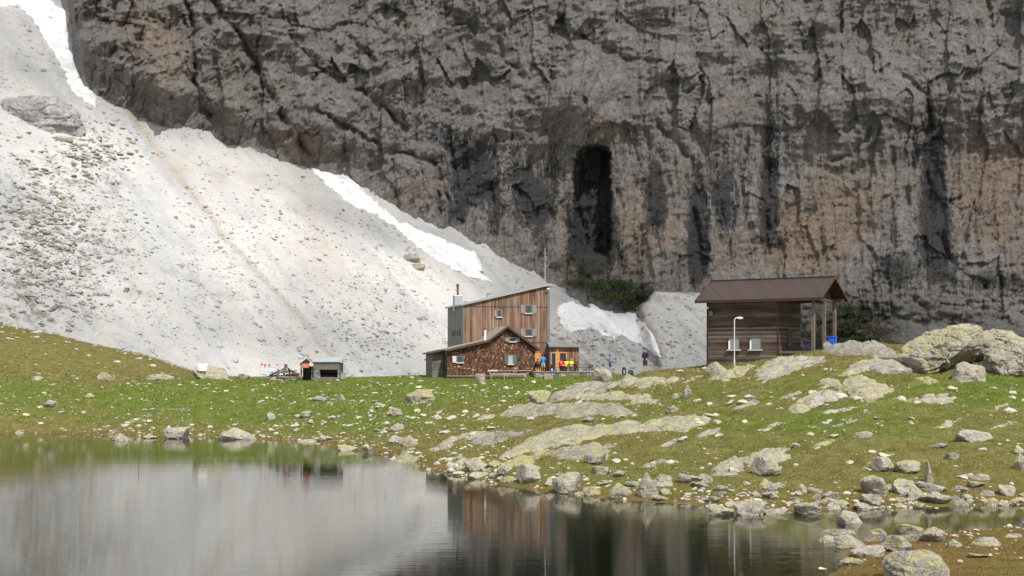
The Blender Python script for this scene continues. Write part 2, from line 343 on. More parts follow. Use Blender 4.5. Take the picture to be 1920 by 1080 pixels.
M['shutter'] = plain('grey_green_shutter', (0.21, 0.20, 0.18), 0.8, 0, 0.2)
M['plaster'] = plain('dull_olive_plaster', (0.135, 0.135, 0.115), 0.9, 0, 0.18, 1.5)
M['black'] = plain('black_gloss', (0.012, 0.012, 0.013), 0.4)
M['steel'] = plain('galvanised_steel', (0.55, 0.56, 0.57), 0.45, 0.3, 0.1)
M['post_wood'] = plain('weathered_post_wood', (0.1330, 0.1050, 0.0840), 0.85, 0, 0.25, 3)
M['blue_plastic'] = plain('blue_plastic', (0.01, 0.085, 0.55), 0.35, 0, 0.05)
M['rust'] = plain('rusty_iron', (0.20, 0.062, 0.028), 0.85, 0, 0.35)
M['tarp'] = plain('orange_tarpaulin', (0.32, 0.115, 0.055), 0.6, 0, 0.2, 2)
def glass(name, c, rough=0.06):
    t = NT(name); v = t.obj()
    return t.bsdf(t.ramp(t.noise(v, 1.5, 2), [(0.3, tuple(x * 0.7 for x in c)), (0.7, c)]), rough, t.bump(t.noise(v, 2.0, 2), 0.04, 0.05), spec=0.6)
M['grey_frame'] = plain('grey_window_frame', (0.20, 0.19, 0.175), 0.7); M['glass'] = glass('dark_window_glass', (0.035, 0.045, 0.06)); M['glass_pale'] = glass('pale_window_glass', (0.24, 0.25, 0.25), 0.3)
M['curtain'] = glass('curtained_glass', (0.42, 0.43, 0.46), 0.3)
def cloth(name, c): return plain(name, c, 0.85, 0, 0.15, 9, 0.3)
M['skin'] = plain('skin', (0.42, 0.22, 0.15), 0.55, 0, 0.06); M['hair'] = plain('dark_hair', (0.03, 0.02, 0.015), 0.6)
M['c_blue'] = cloth('bright_blue_cloth', (0.015, 0.26, 0.75)); M['c_navy'] = cloth('navy_cloth', (0.018, 0.022, 0.05))
M['c_teal'] = cloth('dark_teal_cloth', (0.018, 0.045, 0.055)); M['c_grey'] = cloth('light_grey_cloth', (0.36, 0.37, 0.36))
M['c_red'] = cloth('red_cloth', (0.62, 0.03, 0.025)); M['c_yellow'] = cloth('yellow_cloth', (0.72, 0.58, 0.03)); M['c_black'] = cloth('black_cloth', (0.016, 0.015, 0.017))
M['c_purple'] = cloth('dull_purple_cloth', (0.15, 0.12, 0.26)); M['c_white'] = cloth('white_cloth', (0.7, 0.7, 0.72)); M['c_brown'] = cloth('brown_leather', (0.10, 0.055, 0.035))
M['pine_leaf'] = m_leaf('dwarf_pine_needles', (0.012, 0.026, 0.008), (0.055, 0.085, 0.026))
M['scrub_leaf'] = m_leaf('dry_scrub_leaves', (0.03, 0.028, 0.014), (0.095, 0.088, 0.05))
M['bark'] = plain('grey_bark', (0.10, 0.08, 0.065), 0.9)
# ------------------------------------------------------------------ ground height field from surveyed points (column, row, distance)
def P3(px, py, d): return tuple(at(px, py, d))
def shore(px, py): d = CAM_H * FPX / (py - HORIZON); return ((px - CX) / FPX * d, d, 0.0)
SHORE = [(-330, 806), (-150, 808), (0, 811), (100, 813), (200, 816), (330, 819), (480, 824), (600, 837), (680, 850), (725, 863), (765, 880), (850, 893), (905, 905),
         (960, 914), (1050, 926), (1180, 938), (1300, 946), (1400, 955), (1500, 958), (1600, 955), (1700, 953), (1800, 951), (1920, 947), (2100, 945), (2400, 945)]
pts = [shore(*s) for s in SHORE]
UNDER = []
for (px, py) in SHORE[:16]:                                       # lake bed in front of the shore
    x, y, z = shore(px, py)
    for k, dz in ((4, -0.7), (14, -1.6)): UNDER.append((x * (y - k) / y, y - k, dz))
for (px, py) in SHORE[16:]:
    x, y, z = shore(px, py); UNDER.append((x * (y - 2.2) / y, y - 2.2, -0.35))
pts += UNDER
# near islet, bottom right corner
for s in [(1925, 990), (1850, 988), (1765, 1000), (1690, 1003), (1600, 1012), (1560, 1030), (1590, 1052), (1560, 1068), (1530, 1084), (1500, 1110), (1440, 1160), (2000, 985), (2200, 980)]:
    pts.append(shore(*s))
for px, py, d in [(1800, 1030, 43.2), (1900, 1025, 44), (1680, 1050, 41), (1800, 1070, 38.5), (1700, 1085, 37.5), (1900, 1080, 37.5), (2100, 1050, 40), (1800, 1140, 33.0), (1650, 1140, 33), (1800, 1300, 24)]:
    pts.append(P3(px, py, d))
pts += [(-30, 60, -2), (-15, 45, -2), (0, 35, -2), (-40, 90, -2), (6, 50, -1.2), (0, 60, -1.8), (8, 32, -1.2), (-20, 24, -2.5), (0, 22, -2.5), (11.5, 50, -1.0), (-65, 60, -2.5), (-70, 100, -1.8), (-60, 24, -2.5)]
pts += [P3(*c) for c in [
    # left meadow
    (-200, 760, 130), (0, 770, 124), (100, 760, 126), (300, 760, 126), (450, 760, 124), (600, 760, 121), (750, 770, 112), (850, 780, 104), (700, 815, 105), (560, 800, 114), (400, 790, 121), (200, 785, 122),
    (650, 735, 131), (450, 730, 133), (250, 730, 134), (760, 735, 128), (830, 745, 122),
    (400, 713, 141), (500, 711, 142), (600, 711, 142), (700, 711, 142), (780, 709, 142), (840, 711, 139.4), (900, 712, 139), (1000, 710, 138.5), (1100, 706, 137),
    (330, 711, 141), (200, 712, 139), (60, 718, 136), (-150, 716, 136),
    (-250, 690, 150), (-100, 690, 150), (0, 692, 149), (100, 697, 147), (200, 705, 145), (0, 706, 142), (-150, 704, 142),
    # rocky knoll
    (900, 752, 116), (960, 780, 100), (1000, 745, 112), (1060, 728, 118), (1120, 716, 116), (1040, 790, 93), (1000, 840, 82), (920, 860, 80), (860, 835, 90), (1100, 820, 83), (1200, 870, 71),
    (1180, 720, 108), (1210, 698, 103.5), (1150, 708, 112), (1260, 694, 104), (1315, 689, 104), (1380, 683, 100), (1430, 680, 98), (1250, 750, 93), (1350, 740, 88), (1300, 800, 80), (1350, 860, 70),
    (1480, 668, 96), (1530, 660, 95), (1560, 654, 95), (1640, 653, 93), (1720, 655, 91), (1480, 720, 86), (1560, 760, 79), (1500, 820, 72), (1560, 880, 65), (1650, 820, 70.5), (1640, 715, 84), (1700, 700, 86),
    (1800, 706, 84), (1900, 712, 83), (1840, 740, 79), (1760, 780, 74), (1900, 800, 71), (1800, 860, 66), (1920, 860, 65), (1700, 900, 62.5), (1850, 905, 62), (2000, 720, 83), (2100, 660, 90), (2200, 800, 72), (2300, 690, 88), (2200, 900, 62), (1450, 905, 63),
    (1800, 660, 92), (1900, 660, 92), (2000, 655, 95)]]
pts += [(x, 103 + 0.0 * x, 5.65) for x in (14.6, 17)] + [(16, 110, 5.6), (21, 106, 6.0), (20, 118, 5.0), (27, 112, 5.5), (35, 125, 4.5), (10, 116, 4.6), (8, 128, 4.6), (14, 135, 4.0)]
pts += [(x, 150.0, 4.6) for x in (-6, 0, 6, 10)] + [(x, 143.0, 4.75) for x in (3, 6.5, 8)]
pts += [(x, 156.0, 3.4) for x in (-30, -18, 14, 30)] + [(x, 165.0, 1.6) for x in range(-70, 90, 20)] + [(-75, 160, 4.6), (-55, 158, 4.6), (-42, 157, 3.8), (60, 150, 2.5), (75, 130, 4), (80, 100, 6), (80, 70, 2.5), (60, 60, 0.6), (70, 50, 0.3), (-78, 130, 3), (-78, 145, 5)]
pts = np.array(pts, float)
_, ui = np.unique(np.round(pts[:, :2], 1), axis=0, return_index=True); pts = pts[ui]
def _k(r): return r * np.sqrt(r + 1e-9)                       # r^1.5: smooth without the thin-plate overshoot
A = _k(np.hypot(pts[:, None, 0] - pts[None, :, 0], pts[:, None, 1] - pts[None, :, 1])); n = len(pts)
A += np.eye(n) * -0.6
Q = np.c_[np.ones(n), pts[:, :2] / 100]
W = np.linalg.solve(np.block([[A, Q], [Q.T, np.zeros((3, 3))]]), np.r_[pts[:, 2], np.zeros(3)])
def rbf(x, y):
    out = np.empty(x.size); xf = x.ravel(); yf = y.ravel()
    for s in range(0, x.size, 20000):
        a, b = xf[s:s + 20000], yf[s:s + 20000]
        out[s:s + 20000] = _k(np.hypot(a[:, None] - pts[None, :, 0], b[:, None] - pts[None, :, 1])) @ W[:n] + W[n] + W[n + 1] * a / 100 + W[n + 2] * b / 100
    return out.reshape(x.shape)
GX0, GX1, GY0, GY1, GS = -78.0, 84.0, 22.0, 166.0, 0.28
gx = np.arange(GX0, GX1, GS); gy = np.arange(GY0, GY1, GS)
cx = np.arange(GX0, GX1 + 1.5, 1.0); cy = np.arange(GY0, GY1 + 1.5, 1.0)
coarse = rbf(*np.meshgrid(cx, cy, indexing='ij'))
def bil(F, x0, y0, st, x, y):
    u = np.clip((np.asarray(x, float) - x0) / st, 0, F.shape[0] - 1.001); v = np.clip((np.asarray(y, float) - y0) / st, 0, F.shape[1] - 1.001)
    i = u.astype(int); j = v.astype(int); a = u - i; b = v - j
    return (F[i, j] * (1 - a) + F[i + 1, j] * a) * (1 - b) + (F[i, j + 1] * (1 - a) + F[i + 1, j + 1] * a) * b
XX, YY = np.meshgrid(gx, gy, indexing='ij')
ZZ = bil(coarse, GX0, GY0, 1.0, XX, YY)
amp = np.clip(np.abs(ZZ) * 0.5, 0.10, 1.0) * sstep(20, 45, YY)
flat = np.exp(-(np.maximum(0, np.hypot((XX - 0) / 11, (YY - 144) / 7) - 0.8) * 3) ** 2)
amp *= 1 - 0.85 * flat
ZZ = ZZ + amp * (0.42 * fbm(XX / 6, YY / 6, 4, 1) + 0.16 * fbm(XX / 1.4, YY / 1.4, 3, 2) + 0.10 * np.maximum(0, fbm(XX / 2.7, YY / 2.7, 3, 8, ridged=True)))
def G(x, y): return bil(ZZ, GX0, GY0, GS, x, y)
def hit(px, py):
    """where the sight line of a photo pixel first meets the ground or the lake"""
    d = np.arange(30, 160, 0.1); u = (px - CX) / FPX; v = (HORIZON - py) / FPX
    z = CAM_H + v * d; below = np.nonzero(np.maximum(G(u * d, d), 0) >= z)[0]
    k = d[below[0]] if len(below) else None
    if k is None:                                              # grazes the crest: nearest approach
        k = d[np.argmin(z - np.maximum(G(u * d, d), 0))]
    return u * k, k
PXg = CX + FPX * XX / YY; PYg = HORIZON - FPX * (ZZ - CAM_H) / YY
def blob(X, Y, cx_, cy_, rx, ry, k=1.0): return k * np.exp(-(((X - cx_) / rx) ** 2 + ((Y - cy_) / ry) ** 2))
lush = 0.30 + 0 * XX
for b in [(300, 745, 420, 32, .55), (800, 725, 260, 26, .75), (1050, 715, 90, 10, .8), (550, 770, 200, 40, .45), (760, 790, 80, 30, .4), (1880, 735, 130, 26, 1.1), (1560, 790, 180, 40, .35), (1250, 790, 120, 22, .2), (1100, 880, 200, 30, .35), (1450, 690, 120, 25, .15), (1750, 790, 200, 25, .25)]:
    lush += blob(PXg, PYg, *b)
lush -= 0.3 * sstep(714, 700, PYg) * (PXg < 420)
lush -= blob(PXg, PYg, 900, 850, 160, 40, .5) + blob(PXg, PYg, 1850, 880, 300, 50, .45) + blob(PXg, PYg, 150, 690, 120, 14, .3) + blob(PXg, PYg, 1100, 850, 150, 30, .3)
rust = np.exp(-((ZZ - 0.10) / 0.14) ** 2) * 0.62 + 0.25 * np.exp(-((ZZ - 0.35) / 0.4) ** 2) * (PXg > 700) + blob(PXg, PYg, 1700, 1065, 260, 55, .42) * (YY < 50) + blob(PXg, PYg, 1800, 900, 260, 40, .22)
path = polydist(PXg + 10 * perlin(XX, YY, 4), (PYg) * 3, [(205, 815 * 3), (235, 795 * 3), (275, 778 * 3), (310, 768 * 3), (355, 766 * 3)])
bare = 0.7 * sstep(10, 4, path) + blob(PXg, PYg, 1430, 700, 90, 16, .35) + blob(PXg, PYg, 1250, 715, 120, 10, .35) + blob(PXg, PYg, 1640, 665, 100, 8, .5) + blob(PXg, PYg, 1080, 700, 60, 5, .6)
bare += 0.5 * sstep(0.12, 0.0, np.abs(ZZ)) * (fbm(XX / 3, YY / 3, 3, 12) > 0.05)
wet = sstep(0.04, -0.06, ZZ)
V = np.stack([XX, YY, ZZ], -1).reshape(-1, 3)
ground = np_mesh('ground', V, grid_faces(len(gx), len(gy)), M['ground'], True, None, dict(lush=lush, rust=rust, bare=bare, wet=wet)); tag(ground, kind='structure')
# flat valley floor hidden between the meadow and the scree
vx, vy = np.meshgrid(np.linspace(-260, 260, 60), np.linspace(165.5, 420, 40), indexing='ij')
vf = np_mesh('valley_ground', np.stack([vx, vy, 1.45 + 0.25 * fbm(vx / 12, vy / 12, 3, 5)], -1).reshape(-1, 3), grid_faces(60, 40), M['scree'], True); tag(vf, kind='structure')
# the green hill behind the left meadow
hpx = np.linspace(-420, 470, 200); ht = np.linspace(0, 1.5, 120); HP, HT = np.meshgrid(hpx, ht, indexing='ij')
cd_ = np.interp(HP, [-420, 0, 200, 360, 470], [206, 200, 194, 184, 180]); cyp = np.interp(HP, [-420, -200, 0, 50, 100, 160, 200, 260, 300, 350, 385, 470], [540, 572, 609, 619, 628, 643, 651, 664, 676, 694, 708, 728])
zc_ = CAM_H + (HORIZON - cyp) / FPX * cd_; hd0 = 151.0; HD = hd0 + (cd_ - hd0) * HT
HZ = 2.2 + (zc_ - 2.2) * np.where(HT < 1, np.sin(np.clip(HT, 0, 1) * math.pi / 2) ** .9, 1 - 1.2 * (HT - 1) ** 2 * 2)
HX = (HP - CX) / FPX * HD
HZ = HZ + (.35 * fbm(HX / 8, HD / 8, 4, 33) + .12 * fbm(HX / 1.8, HD / 1.8, 3, 34)) * np.clip(np.abs(HT - 1) * 3 + .35, 0, 1)
hl = .0 + .5 * fbm(HX / 15, HD / 15, 3, 35) - .1 * HT
hbare = .55 * np.exp(-(polydist(HX, HD, [(-33, 158), (-36, 168), (-40, 178), (-41, 186)]) / .5) ** 2)
hill = np_mesh('hill', np.stack([HX, HD, HZ], -1).reshape(-1, 3), grid_faces(200, 120), M['ground'], True, None, dict(lush=hl, rust=.1 + .12 * sstep(.9, 1.05, HT), bare=hbare, wet=0 * HX)); tag(hill, kind='structure')
lw = MB(); lw.quad((-150, -30, 0), (110, -30, 0), (110, 150, 0), (-150, 150, 0)); lake = lw.build('lake_water', M['water']); tag(lake, kind='structure')

# ------------------------------------------------------------------ scree fan: a tilted plane falling toward camera and right
SA, SB, SK = 0.55, 0.50, 150.0
def plane_d(u, v): return SK / np.maximum(0.12, SA - SB * u - v)
CONTACT = [(-700, -900), (-200, -700), (118, -260), (128, -30), (134, 40), (140, 100), (190, 150), (250, 182), (340, 216), (385, 214), (430, 245), (500, 285), (580, 305), (660, 335), (740, 395), (800, 420), (870, 430), (900, 425), (960, 470), (1030, 510), (1080, 540), (1120, 560), (1160, 580), (1195, 578), (1225, 545), (1290, 543), (1330, 560), (1400, 640), (1500, 720), (1700, 745), (1920, 760), (2600, 800)]
cpx = np.array([c[0] for c in CONTACT], float); cpy = np.array([c[1] for c in CONTACT], float)
def contact_v(u): return (HORIZON - np.interp(CX + u * FPX, cpx, cpy)) / FPX
us = np.linspace(-0.46, 0.46, 620); vs = np.linspace(-0.03, 0.36, 330)
UU, VV = np.meshgrid(us, vs, indexing='ij'); PX = CX + UU * FPX; PY = HORIZON - VV * FPX
D = plane_d(UU, VV); Dp = D.copy()
Xw, Yw = UU * D, D
# fall-line coordinates: a = across the fall line, b = along it
fl = np.array([SB, -SA]) / math.hypot(SA, SB); A_ = Xw * fl[1] - Yw * fl[0]; B_ = Xw * fl[0] + Yw * fl[1]
rel = 0.7 * fbm(A_ / 6, B_ / 60, 5, 24, .6, ridged=True) + 1.3 * fbm(A_ / 16, B_ / 70, 4, 21) + 0.75 * fbm(A_ / 3.5, B_ / 18, 4, 22) + 0.38 * fbm(A_ / 1.6, B_ / 1.8, 3, 23)
GUL = [(215, 150), (232, 175), (262, 235), (300, 290), (345, 345), (400, 415), (440, 465), (500, 530), (560, 595), (640, 690)]
gd = polydist(PX + 6 * perlin(PX / 30, PY / 30, 2), PY, GUL)
gw = 5 + 8 * np.exp(-((PY - 340) / 110) ** 2)
rel += -0.45 * np.exp(-(gd / gw) ** 2) + 0.3 * np.exp(-((gd - 2.2 * gw) / gw) ** 2)
left_rough = blob(PX, PY, 90, 430, 120, 200, 1.0) + blob(PX, PY, 1080, 665, 150, 40, .6)
rel += left_rough * 0.8 * np.maximum(0, fbm(A_ / 2.6, B_ / 2.6, 4, 31))
MOR = [(1240, 540), (1205, 555), (1192, 590), (1215, 640), (1240, 690)]
md = polydist(PX, PY, MOR); rel += 2.6 * np.exp(-(md / 16) ** 2)
fan = np.clip((sdist(PX + 4 * perlin(PX / 12, PY / 12, 6), PY, [(1228, 543), (1198, 575), (1204, 610), (1222, 650), (1243, 705), (1420, 720), (1420, 543)]) + 9) / 18, 0, 1); fan = fan * fan * (3 - 2 * fan)
D = D + fan * (np.minimum(D, 296 + 330 * (VV + .004)) - D)
D = D - rel / 0.75
tan = 0.95 * np.exp(-(gd / (gw * 0.75)) ** 2) + 0.5 * blob(PX, PY, 345, 300, 20, 28) + .5 * blob(PX, PY, 415, 335, 12, 18) + .5 * np.exp(-(polydist(PX, PY, [(205, 165), (235, 200), (262, 240)]) / 9) ** 2) + .5 * blob(PX, PY, 160, 120, 28, 30) + .35 * blob(PX, PY, 600, 480, 90, 90) + .3 * blob(PX, PY, 500, 330, 110, 30) + .3 * np.exp(-(polydist(PX, PY, [(570, 350), (600, 440), (640, 500)]) / 10) ** 2)
deb = 1.1 * blob(PX, PY, 90, 420, 110, 60) + 1.1 * blob(PX, PY, 95, 350, 100, 50) + 1.2 * blob(PX, PY, 90, 510, 80, 60) + 1.0 * blob(PX, PY, 70, 570, 90, 40) + .8 * blob(PX, PY, 190, 300, 40, 40) + .7 * blob(PX, PY, 1080, 655, 110, 40) + .4 * blob(PX, PY, 700, 560, 60, 60) + .25 * blob(PX, PY, 340, 540, 160, 80) + .12
earth = np.exp(-(polydist(PX, PY, [(1212, 555), (1196, 585), (1222, 625), (1235, 660)]) / 10) ** 2) * .9 + .7 * np.exp(-(polydist(PX, PY, [(1258, 540), (1300, 552)]) / 5) ** 2) + .55 * blob(PX, PY, 1232, 680, 10, 16)
scree = np_mesh('scree_slope', np.stack([UU * D, D, CAM_H + VV * D], -1).reshape(-1, 3), grid_faces(len(us), len(vs)), M['scree'], True, None, dict(tan=tan, debris=deb, earth=earth)); tag(scree, kind='structure')
Dscree = D
def scree_d(px, py): return bil(Dscree, us[0], vs[0], us[1] - us[0], (np.asarray(px, float) - CX) / FPX, 0) if False else _sd(px, py)
def _sd(px, py):
    u = (np.asarray(px, float) - CX) / FPX; v = (HORIZON - np.asarray(py, float)) / FPX
    a = np.clip((u - us[0]) / (us[1] - us[0]), 0, len(us) - 1.001); b = np.clip((v - vs[0]) / (vs[1] - vs[0]), 0, len(vs) - 1.001)
    i = a.astype(int); j = b.astype(int); a = a - i; b = b - j
    return (Dscree[i, j] * (1 - a) + Dscree[i + 1, j] * a) * (1 - b) + (Dscree[i, j + 1] * (1 - a) + Dscree[i + 1, j + 1] * a) * b

# ------------------------------------------------------------------ rock face
us2 = np.linspace(-0.44, 0.46, 1050); vs2 = np.linspace(-0.035, 0.345, 520)
UU, VV = np.meshgrid(us2, vs2, indexing='ij'); PX = CX + UU * FPX; PY = HORIZON - VV * FPX
vc = contact_v(us2); Dc = np.minimum(plane_d(us2, vc), 318.0 + np.interp(CX + us2 * FPX, [60, 128], [500, 0]))
Dc = np.convolve(np.pad(Dc, 8, mode='edge'), np.ones(17) / 17, 'valid'); Dc = np.minimum(Dc, plane_d(us2, vc) + 3)
vcc = np.minimum(np.maximum(vc, -0.03), .45)
D = Dc[:, None] + 0.42 * 320 * np.maximum(VV - vcc[:, None], -0.05)
near_foot = 0.6 + 0.4 * sstep(0.0, 0.02, VV - vcc[:, None] + .004 * fbm(UU * 60, VV * 60, 3, 39)); near_foot = np.maximum(near_foot, sstep(1330, 1420, PX))
X = UU * 320; Z = VV * 320
wx = X + 3.0 * fbm(X / 14, Z / 14, 3, 40); wz = Z + 3.0 * fbm(X / 14, Z / 14, 3, 41)
lf = sstep(1250, 700, PX)                                     # left half: ramps dip down to the right
rx = wx * 0.78 + wz * 0.62; rz = -wx * 0.62 + wz * 0.78       # along / across the dip
rel = 9.0 * fbm(X / 46, Z / 60, 3, 42)
up = sstep(330, 200, PY)
ramp_ = fbm(rx / 34, rz / 9.5, 5, 43, 0.55, ridged=True)
rel += (1.6 + 2.2 * lf) * ramp_
mk = sstep(-.25, .35, fbm(X / 22, Z / 22, 3, 52))
f1, f2, cid = worley(wx / 19, wz / 24.0, 6); rel += (0.6 + 6.0 * up) * (1 - f1 * 1.25)
f1, f2, cid = worley(wx / 8.5, wz / 11.0, 1); rel += (0.4 + 3.8 * up) * mk * (1 - f1 * 1.2) + (.5 + 1.6 * up) * (cid - .5)
# upright joint-bounded columns: each stands a little forward or back, with sharp edges
f1, f2, cid = worley((X + .8 * fbm(X / 5, Z / 5, 3, 58)) / 4.2, (Z + 2.2 * fbm(X / 6, Z / 9, 3, 59)) / 13, 7); rel += (1.2 + 1.2 * up) * (cid - .5) * 1.8
f1, f2, cid = worley((X + .4 * fbm(X / 2, Z / 2, 3, 63)) / 1.7, (Z + .8 * fbm(X / 3, Z / 3, 3, 64)) / 3.6, 8); rel += (.4 + .45 * up) * (cid - .5) * 1.4
# bedding ledges: faces stand upright, then step back
def ledge(hh, L, A, k=.72):
    fr = hh / L - np.floor(hh / L); return A * (fr - sstep(k, 1.0, fr))
rel += ledge(wz * .93 + wx * (.34 * lf - .10) + 5.5 * fbm(X / 26, Z / 9, 3, 65), 8.5, (.7 + .6 * up) * (.2 + 1.3 * mk))
rel += ledge(Z * .95 + X * .30 * lf + 1.8 * fbm(X / 11, Z / 6, 4, 66), 3.3, (.20 + .42 * up) * (.1 + mk), .66)
rel += ledge(Z + X * .22 * lf + .9 * fbm(X / 4, Z / 3, 4, 67), 1.25, (.06 + .12 * up) * (.2 + mk), .6)
rel += (0.5 + 0.7 * up) * fbm(wx / 10, wz / 13, 6, 53, 0.6, ridged=True)
rel += (0.10 + 0.16 * up) * fbm(rx / 3.2, rz / 2.2, 4, 54, 0.62, ridged=True)
f1, f2, cid = worley(X / .85, Z / 1.05 + 3, 3); rel += (.06 + .16 * up) * (cid - .5)
dn = 1 - up
rel += (0.7 + 1.4 * dn * sstep(700, 900, PX)) * fbm(wx / 2.2, wz / 22, 4, 45) + .5 * fbm(X / .9, Z / 9, 3, 69)
rel += 0.7 * fbm(X / 3, Z / 1.8, 4, 46) + 0.35 * fbm(X / .8, Z / .8, 2, 47)
lay = fbm(wx / 30, wz / 2.3, 3, 48); rel += (0.8 * lay) * (0.25 + .75 * up)
CR = [([(345, -20), (362, 60), (360, 120), (372, 190), (392, 214)], 5, 4.5), ([(392, -10), (440, 55), (475, 110), (505, 175), (540, 240), (588, 303)], 5, 3.5),
      ([(590, 205), (660, 245), (735, 285), (815, 305), (822, 400)], 5, 3.2), ([(1690, 140), (1725, 168), (1740, 190), (1742, 235), (1712, 260), (1712, 330)], 6, 3.5),
      ([(1452, 90), (1452, 190)], 5, 3.0), ([(1235, 235), (1295, 300), (1305, 420), (1320, 520)], 6, 2.6), ([(1634, 470), (1638, 565)], 4, 2.6), ([(1442, 300), (1440, 430)], 5, 2.4),
      ([(250, 0), (215, 90), (195, 150)], 4, 2.6), ([(935, 60), (940, 110), (990, 150)], 6, 2.4), ([(690, 0), (640, 60), (700, 110)], 5, 2.2), ([(1030, 20), (1090, 70), (1170, 110), (1250, 120)], 5, 2.2),
      ([(735, 300), (745, 395)], 4, 2), ([(790, 310), (800, 400)], 3, 1.6), ([(1830, 40), (1840, 110), (1900, 130)], 5, 2.2), ([(540, 60), (600, 130), (680, 170), (760, 240)], 5, 2.4), ([(815, 300), (850, 400), (870, 425)], 5, 2.0),
      ([(1560, 0), (1580, 90), (1530, 150)], 5, 2), ([(1360, 20), (1345, 110), (1290, 170)], 5, 2), ([(1240, 360), (1205, 455)], 4, 1.6), ([(1640, 230), (1600, 290), (1560, 300)], 4, 1.8), ([(1760, 440), (1790, 500), (1850, 540)], 5, 2.5)]
cm = .35 + .9 * sstep(-.3, .4, fbm(PX / 40, PY / 40, 3, 56))
jx = PX + 9 * fbm(PX / 26, PY / 26, 3, 50); jy = PY + 9 * fbm(PX / 26, PY / 26, 3, 51)
for pl, w, dep in CR:
    dd = polydist(jx, jy, pl); rel += -.62 * dep * cm * np.exp(-(dd / (w * .8)) ** 2) + 0.3 * dep * np.exp(-((dd - 3.2 * w) / (2.0 * w)) ** 2)
mk2 = sstep(-.2, .3, fbm(X / 30, Z / 30, 3, 57)); f1, f2, cid = worley(wx / 13 + 3, wz / 15 + 1, 4); rel += 3.4 * up * mk2 * np.sqrt(np.maximum(0, 1 - f1 ** 2)) 
# swellings and recesses
for b in [(1112, 205, 62, 75, 6.5), (290, 110, 95, 120, 5.0), (440, 190, 45, 80, 2.5), (775, 350, 45, 70, 3.5), (1580, 220, 120, 90, 3.0), (1850, 160, 110, 90, 3.5), (950, 60, 120, 70, 3.0), (1540, 390, 110, 120, 1.5), (1740, 350, 40, 150, -5.5), (1000, 400, 70, 90, -2.0), (600, 250, 60, 50, 3.0), (1300, 90, 70, 60, 2.5), (1460, 60, 80, 50, 2.0), (1310, 440, 22, 90, -2.5)]:
    rel += blob(PX, PY, *b)
# the tall cave-like niche
kx_ = PX + .7 * (jx - PX) + 3 * fbm(PX / 6, PY / 6, 2, 77); ky_ = PY + .8 * (jy - PY); cv = np.where(ky_ < 318, (np.abs((kx_ - 1110 - 5 * (ky_ < 300)) / 34) ** 3.2 + np.abs((ky_ - 318) / 44) ** 3.2) ** (1 / 3.2), np.abs(kx_ - 1110) / 34); cave = sstep(1.06, 0.90, cv) * sstep(484, 468, ky_) * (ky_ > 262)
rel -= (11.5 + 2 * fbm(PX / 14, PY / 60, 3, 78)) * cave
rel *= near_foot
# rubble apron and ledges at the foot
foot = np.maximum(0, 0.030 + 0.012 * fbm(X / 18, X * 0 + 2, 3, 60) - VV) * sstep(1560, 1680, PX)
rel += foot * 620
ap = sstep(520, 570, PY + 14 * fbm(PX / 60, PY / 60, 3, 61)) * sstep(960, 1060, PX); f1, f2, cid = worley(X / 2.6, Z / 1.5, 5)
rel += ap * (1.6 * (1 - f1) + 1.3 * (cid - .5)) + 3.0 * ap * fbm(X / 12, Z / 7, 3, 62)
D = D - rel
tan = np.zeros_like(D); black = np.zeros_like(D)
for b in [(1560, 400, 120, 110, .7), (1850, 380, 95, 130, .62), (1255, 430, 55, 65, .55), (1120, 235, 50, 55, .5), (290, 120, 95, 110, .42), (430, 180, 60, 70, .25), (780, 365, 60, 55, .45), (1060, 420, 25, 90, .5), (1180, 420, 40, 80, .45), (540, 262, 60, 28, .7), (620, 290, 50, 40, .4), (1390, 450, 60, 60, .5), (1830, 300, 90, 60, .25), (1490, 480, 90, 50, .35), (1560, 200, 120, 60, .1), (250, 30, 120, 50, .2)]:
    tan += blob(PX, PY, *b)
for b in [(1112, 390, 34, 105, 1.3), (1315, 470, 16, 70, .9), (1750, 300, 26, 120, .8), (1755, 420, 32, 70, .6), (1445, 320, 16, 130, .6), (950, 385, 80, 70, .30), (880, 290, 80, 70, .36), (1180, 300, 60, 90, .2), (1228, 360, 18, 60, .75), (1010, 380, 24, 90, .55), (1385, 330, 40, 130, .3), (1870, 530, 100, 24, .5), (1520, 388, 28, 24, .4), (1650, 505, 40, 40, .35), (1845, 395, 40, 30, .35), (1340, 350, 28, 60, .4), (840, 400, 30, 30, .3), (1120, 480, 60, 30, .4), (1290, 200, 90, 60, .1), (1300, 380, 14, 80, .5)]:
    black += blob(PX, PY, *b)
for b in [(1600, 600, 110, 50, .35), (1110, 440, 32, 50, 1.1), (1440, 400, 26, 60, .5), (1300, 470, 14, 60, .6), (1760, 480, 30, 50, .6), (905, 330, 26, 60, .26), (975, 340, 14, 70, .34), (930, 400, 10, 60, .35), (1040, 300, 14, 90, .45), (860, 360, 22, 50, .35), (1235, 400, 16, 50, .5), (1360, 400, 14, 60, .4), (1690, 510, 30, 40, .4), (830, 250, 40, 40, .25), (640, 340, 18, 30, .3)]: black += blob(PX, PY, *b)  # black water streaks; niche blobs also paint shade into its recess
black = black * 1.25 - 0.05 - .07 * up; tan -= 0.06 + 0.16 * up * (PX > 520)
gravel = np.zeros_like(D)
for pl, w in [([(1680, 590), (1720, 605), (1745, 640)], 9), ([(1725, 612), (1800, 625)], 9), ([(1700, 580), (1740, 640), (1760, 680)], 8)]: gravel = np.maximum(gravel, np.exp(-(polydist(jx, jy, pl) / w) ** 4))
moss = blob(PX, PY, 1160, 545, 70, 32, .9) + blob(PX, PY, 1600, 615, 90, 55, 1.5) + blob(PX, PY, 1080, 500, 60, 26, .4) + blob(PX, PY, 1880, 640, 60, 20, .5)
tan += blob(PX, PY, 1100, 500, 90, 24, .35) + blob(PX, PY, 1800, 580, 60, 22, .2)
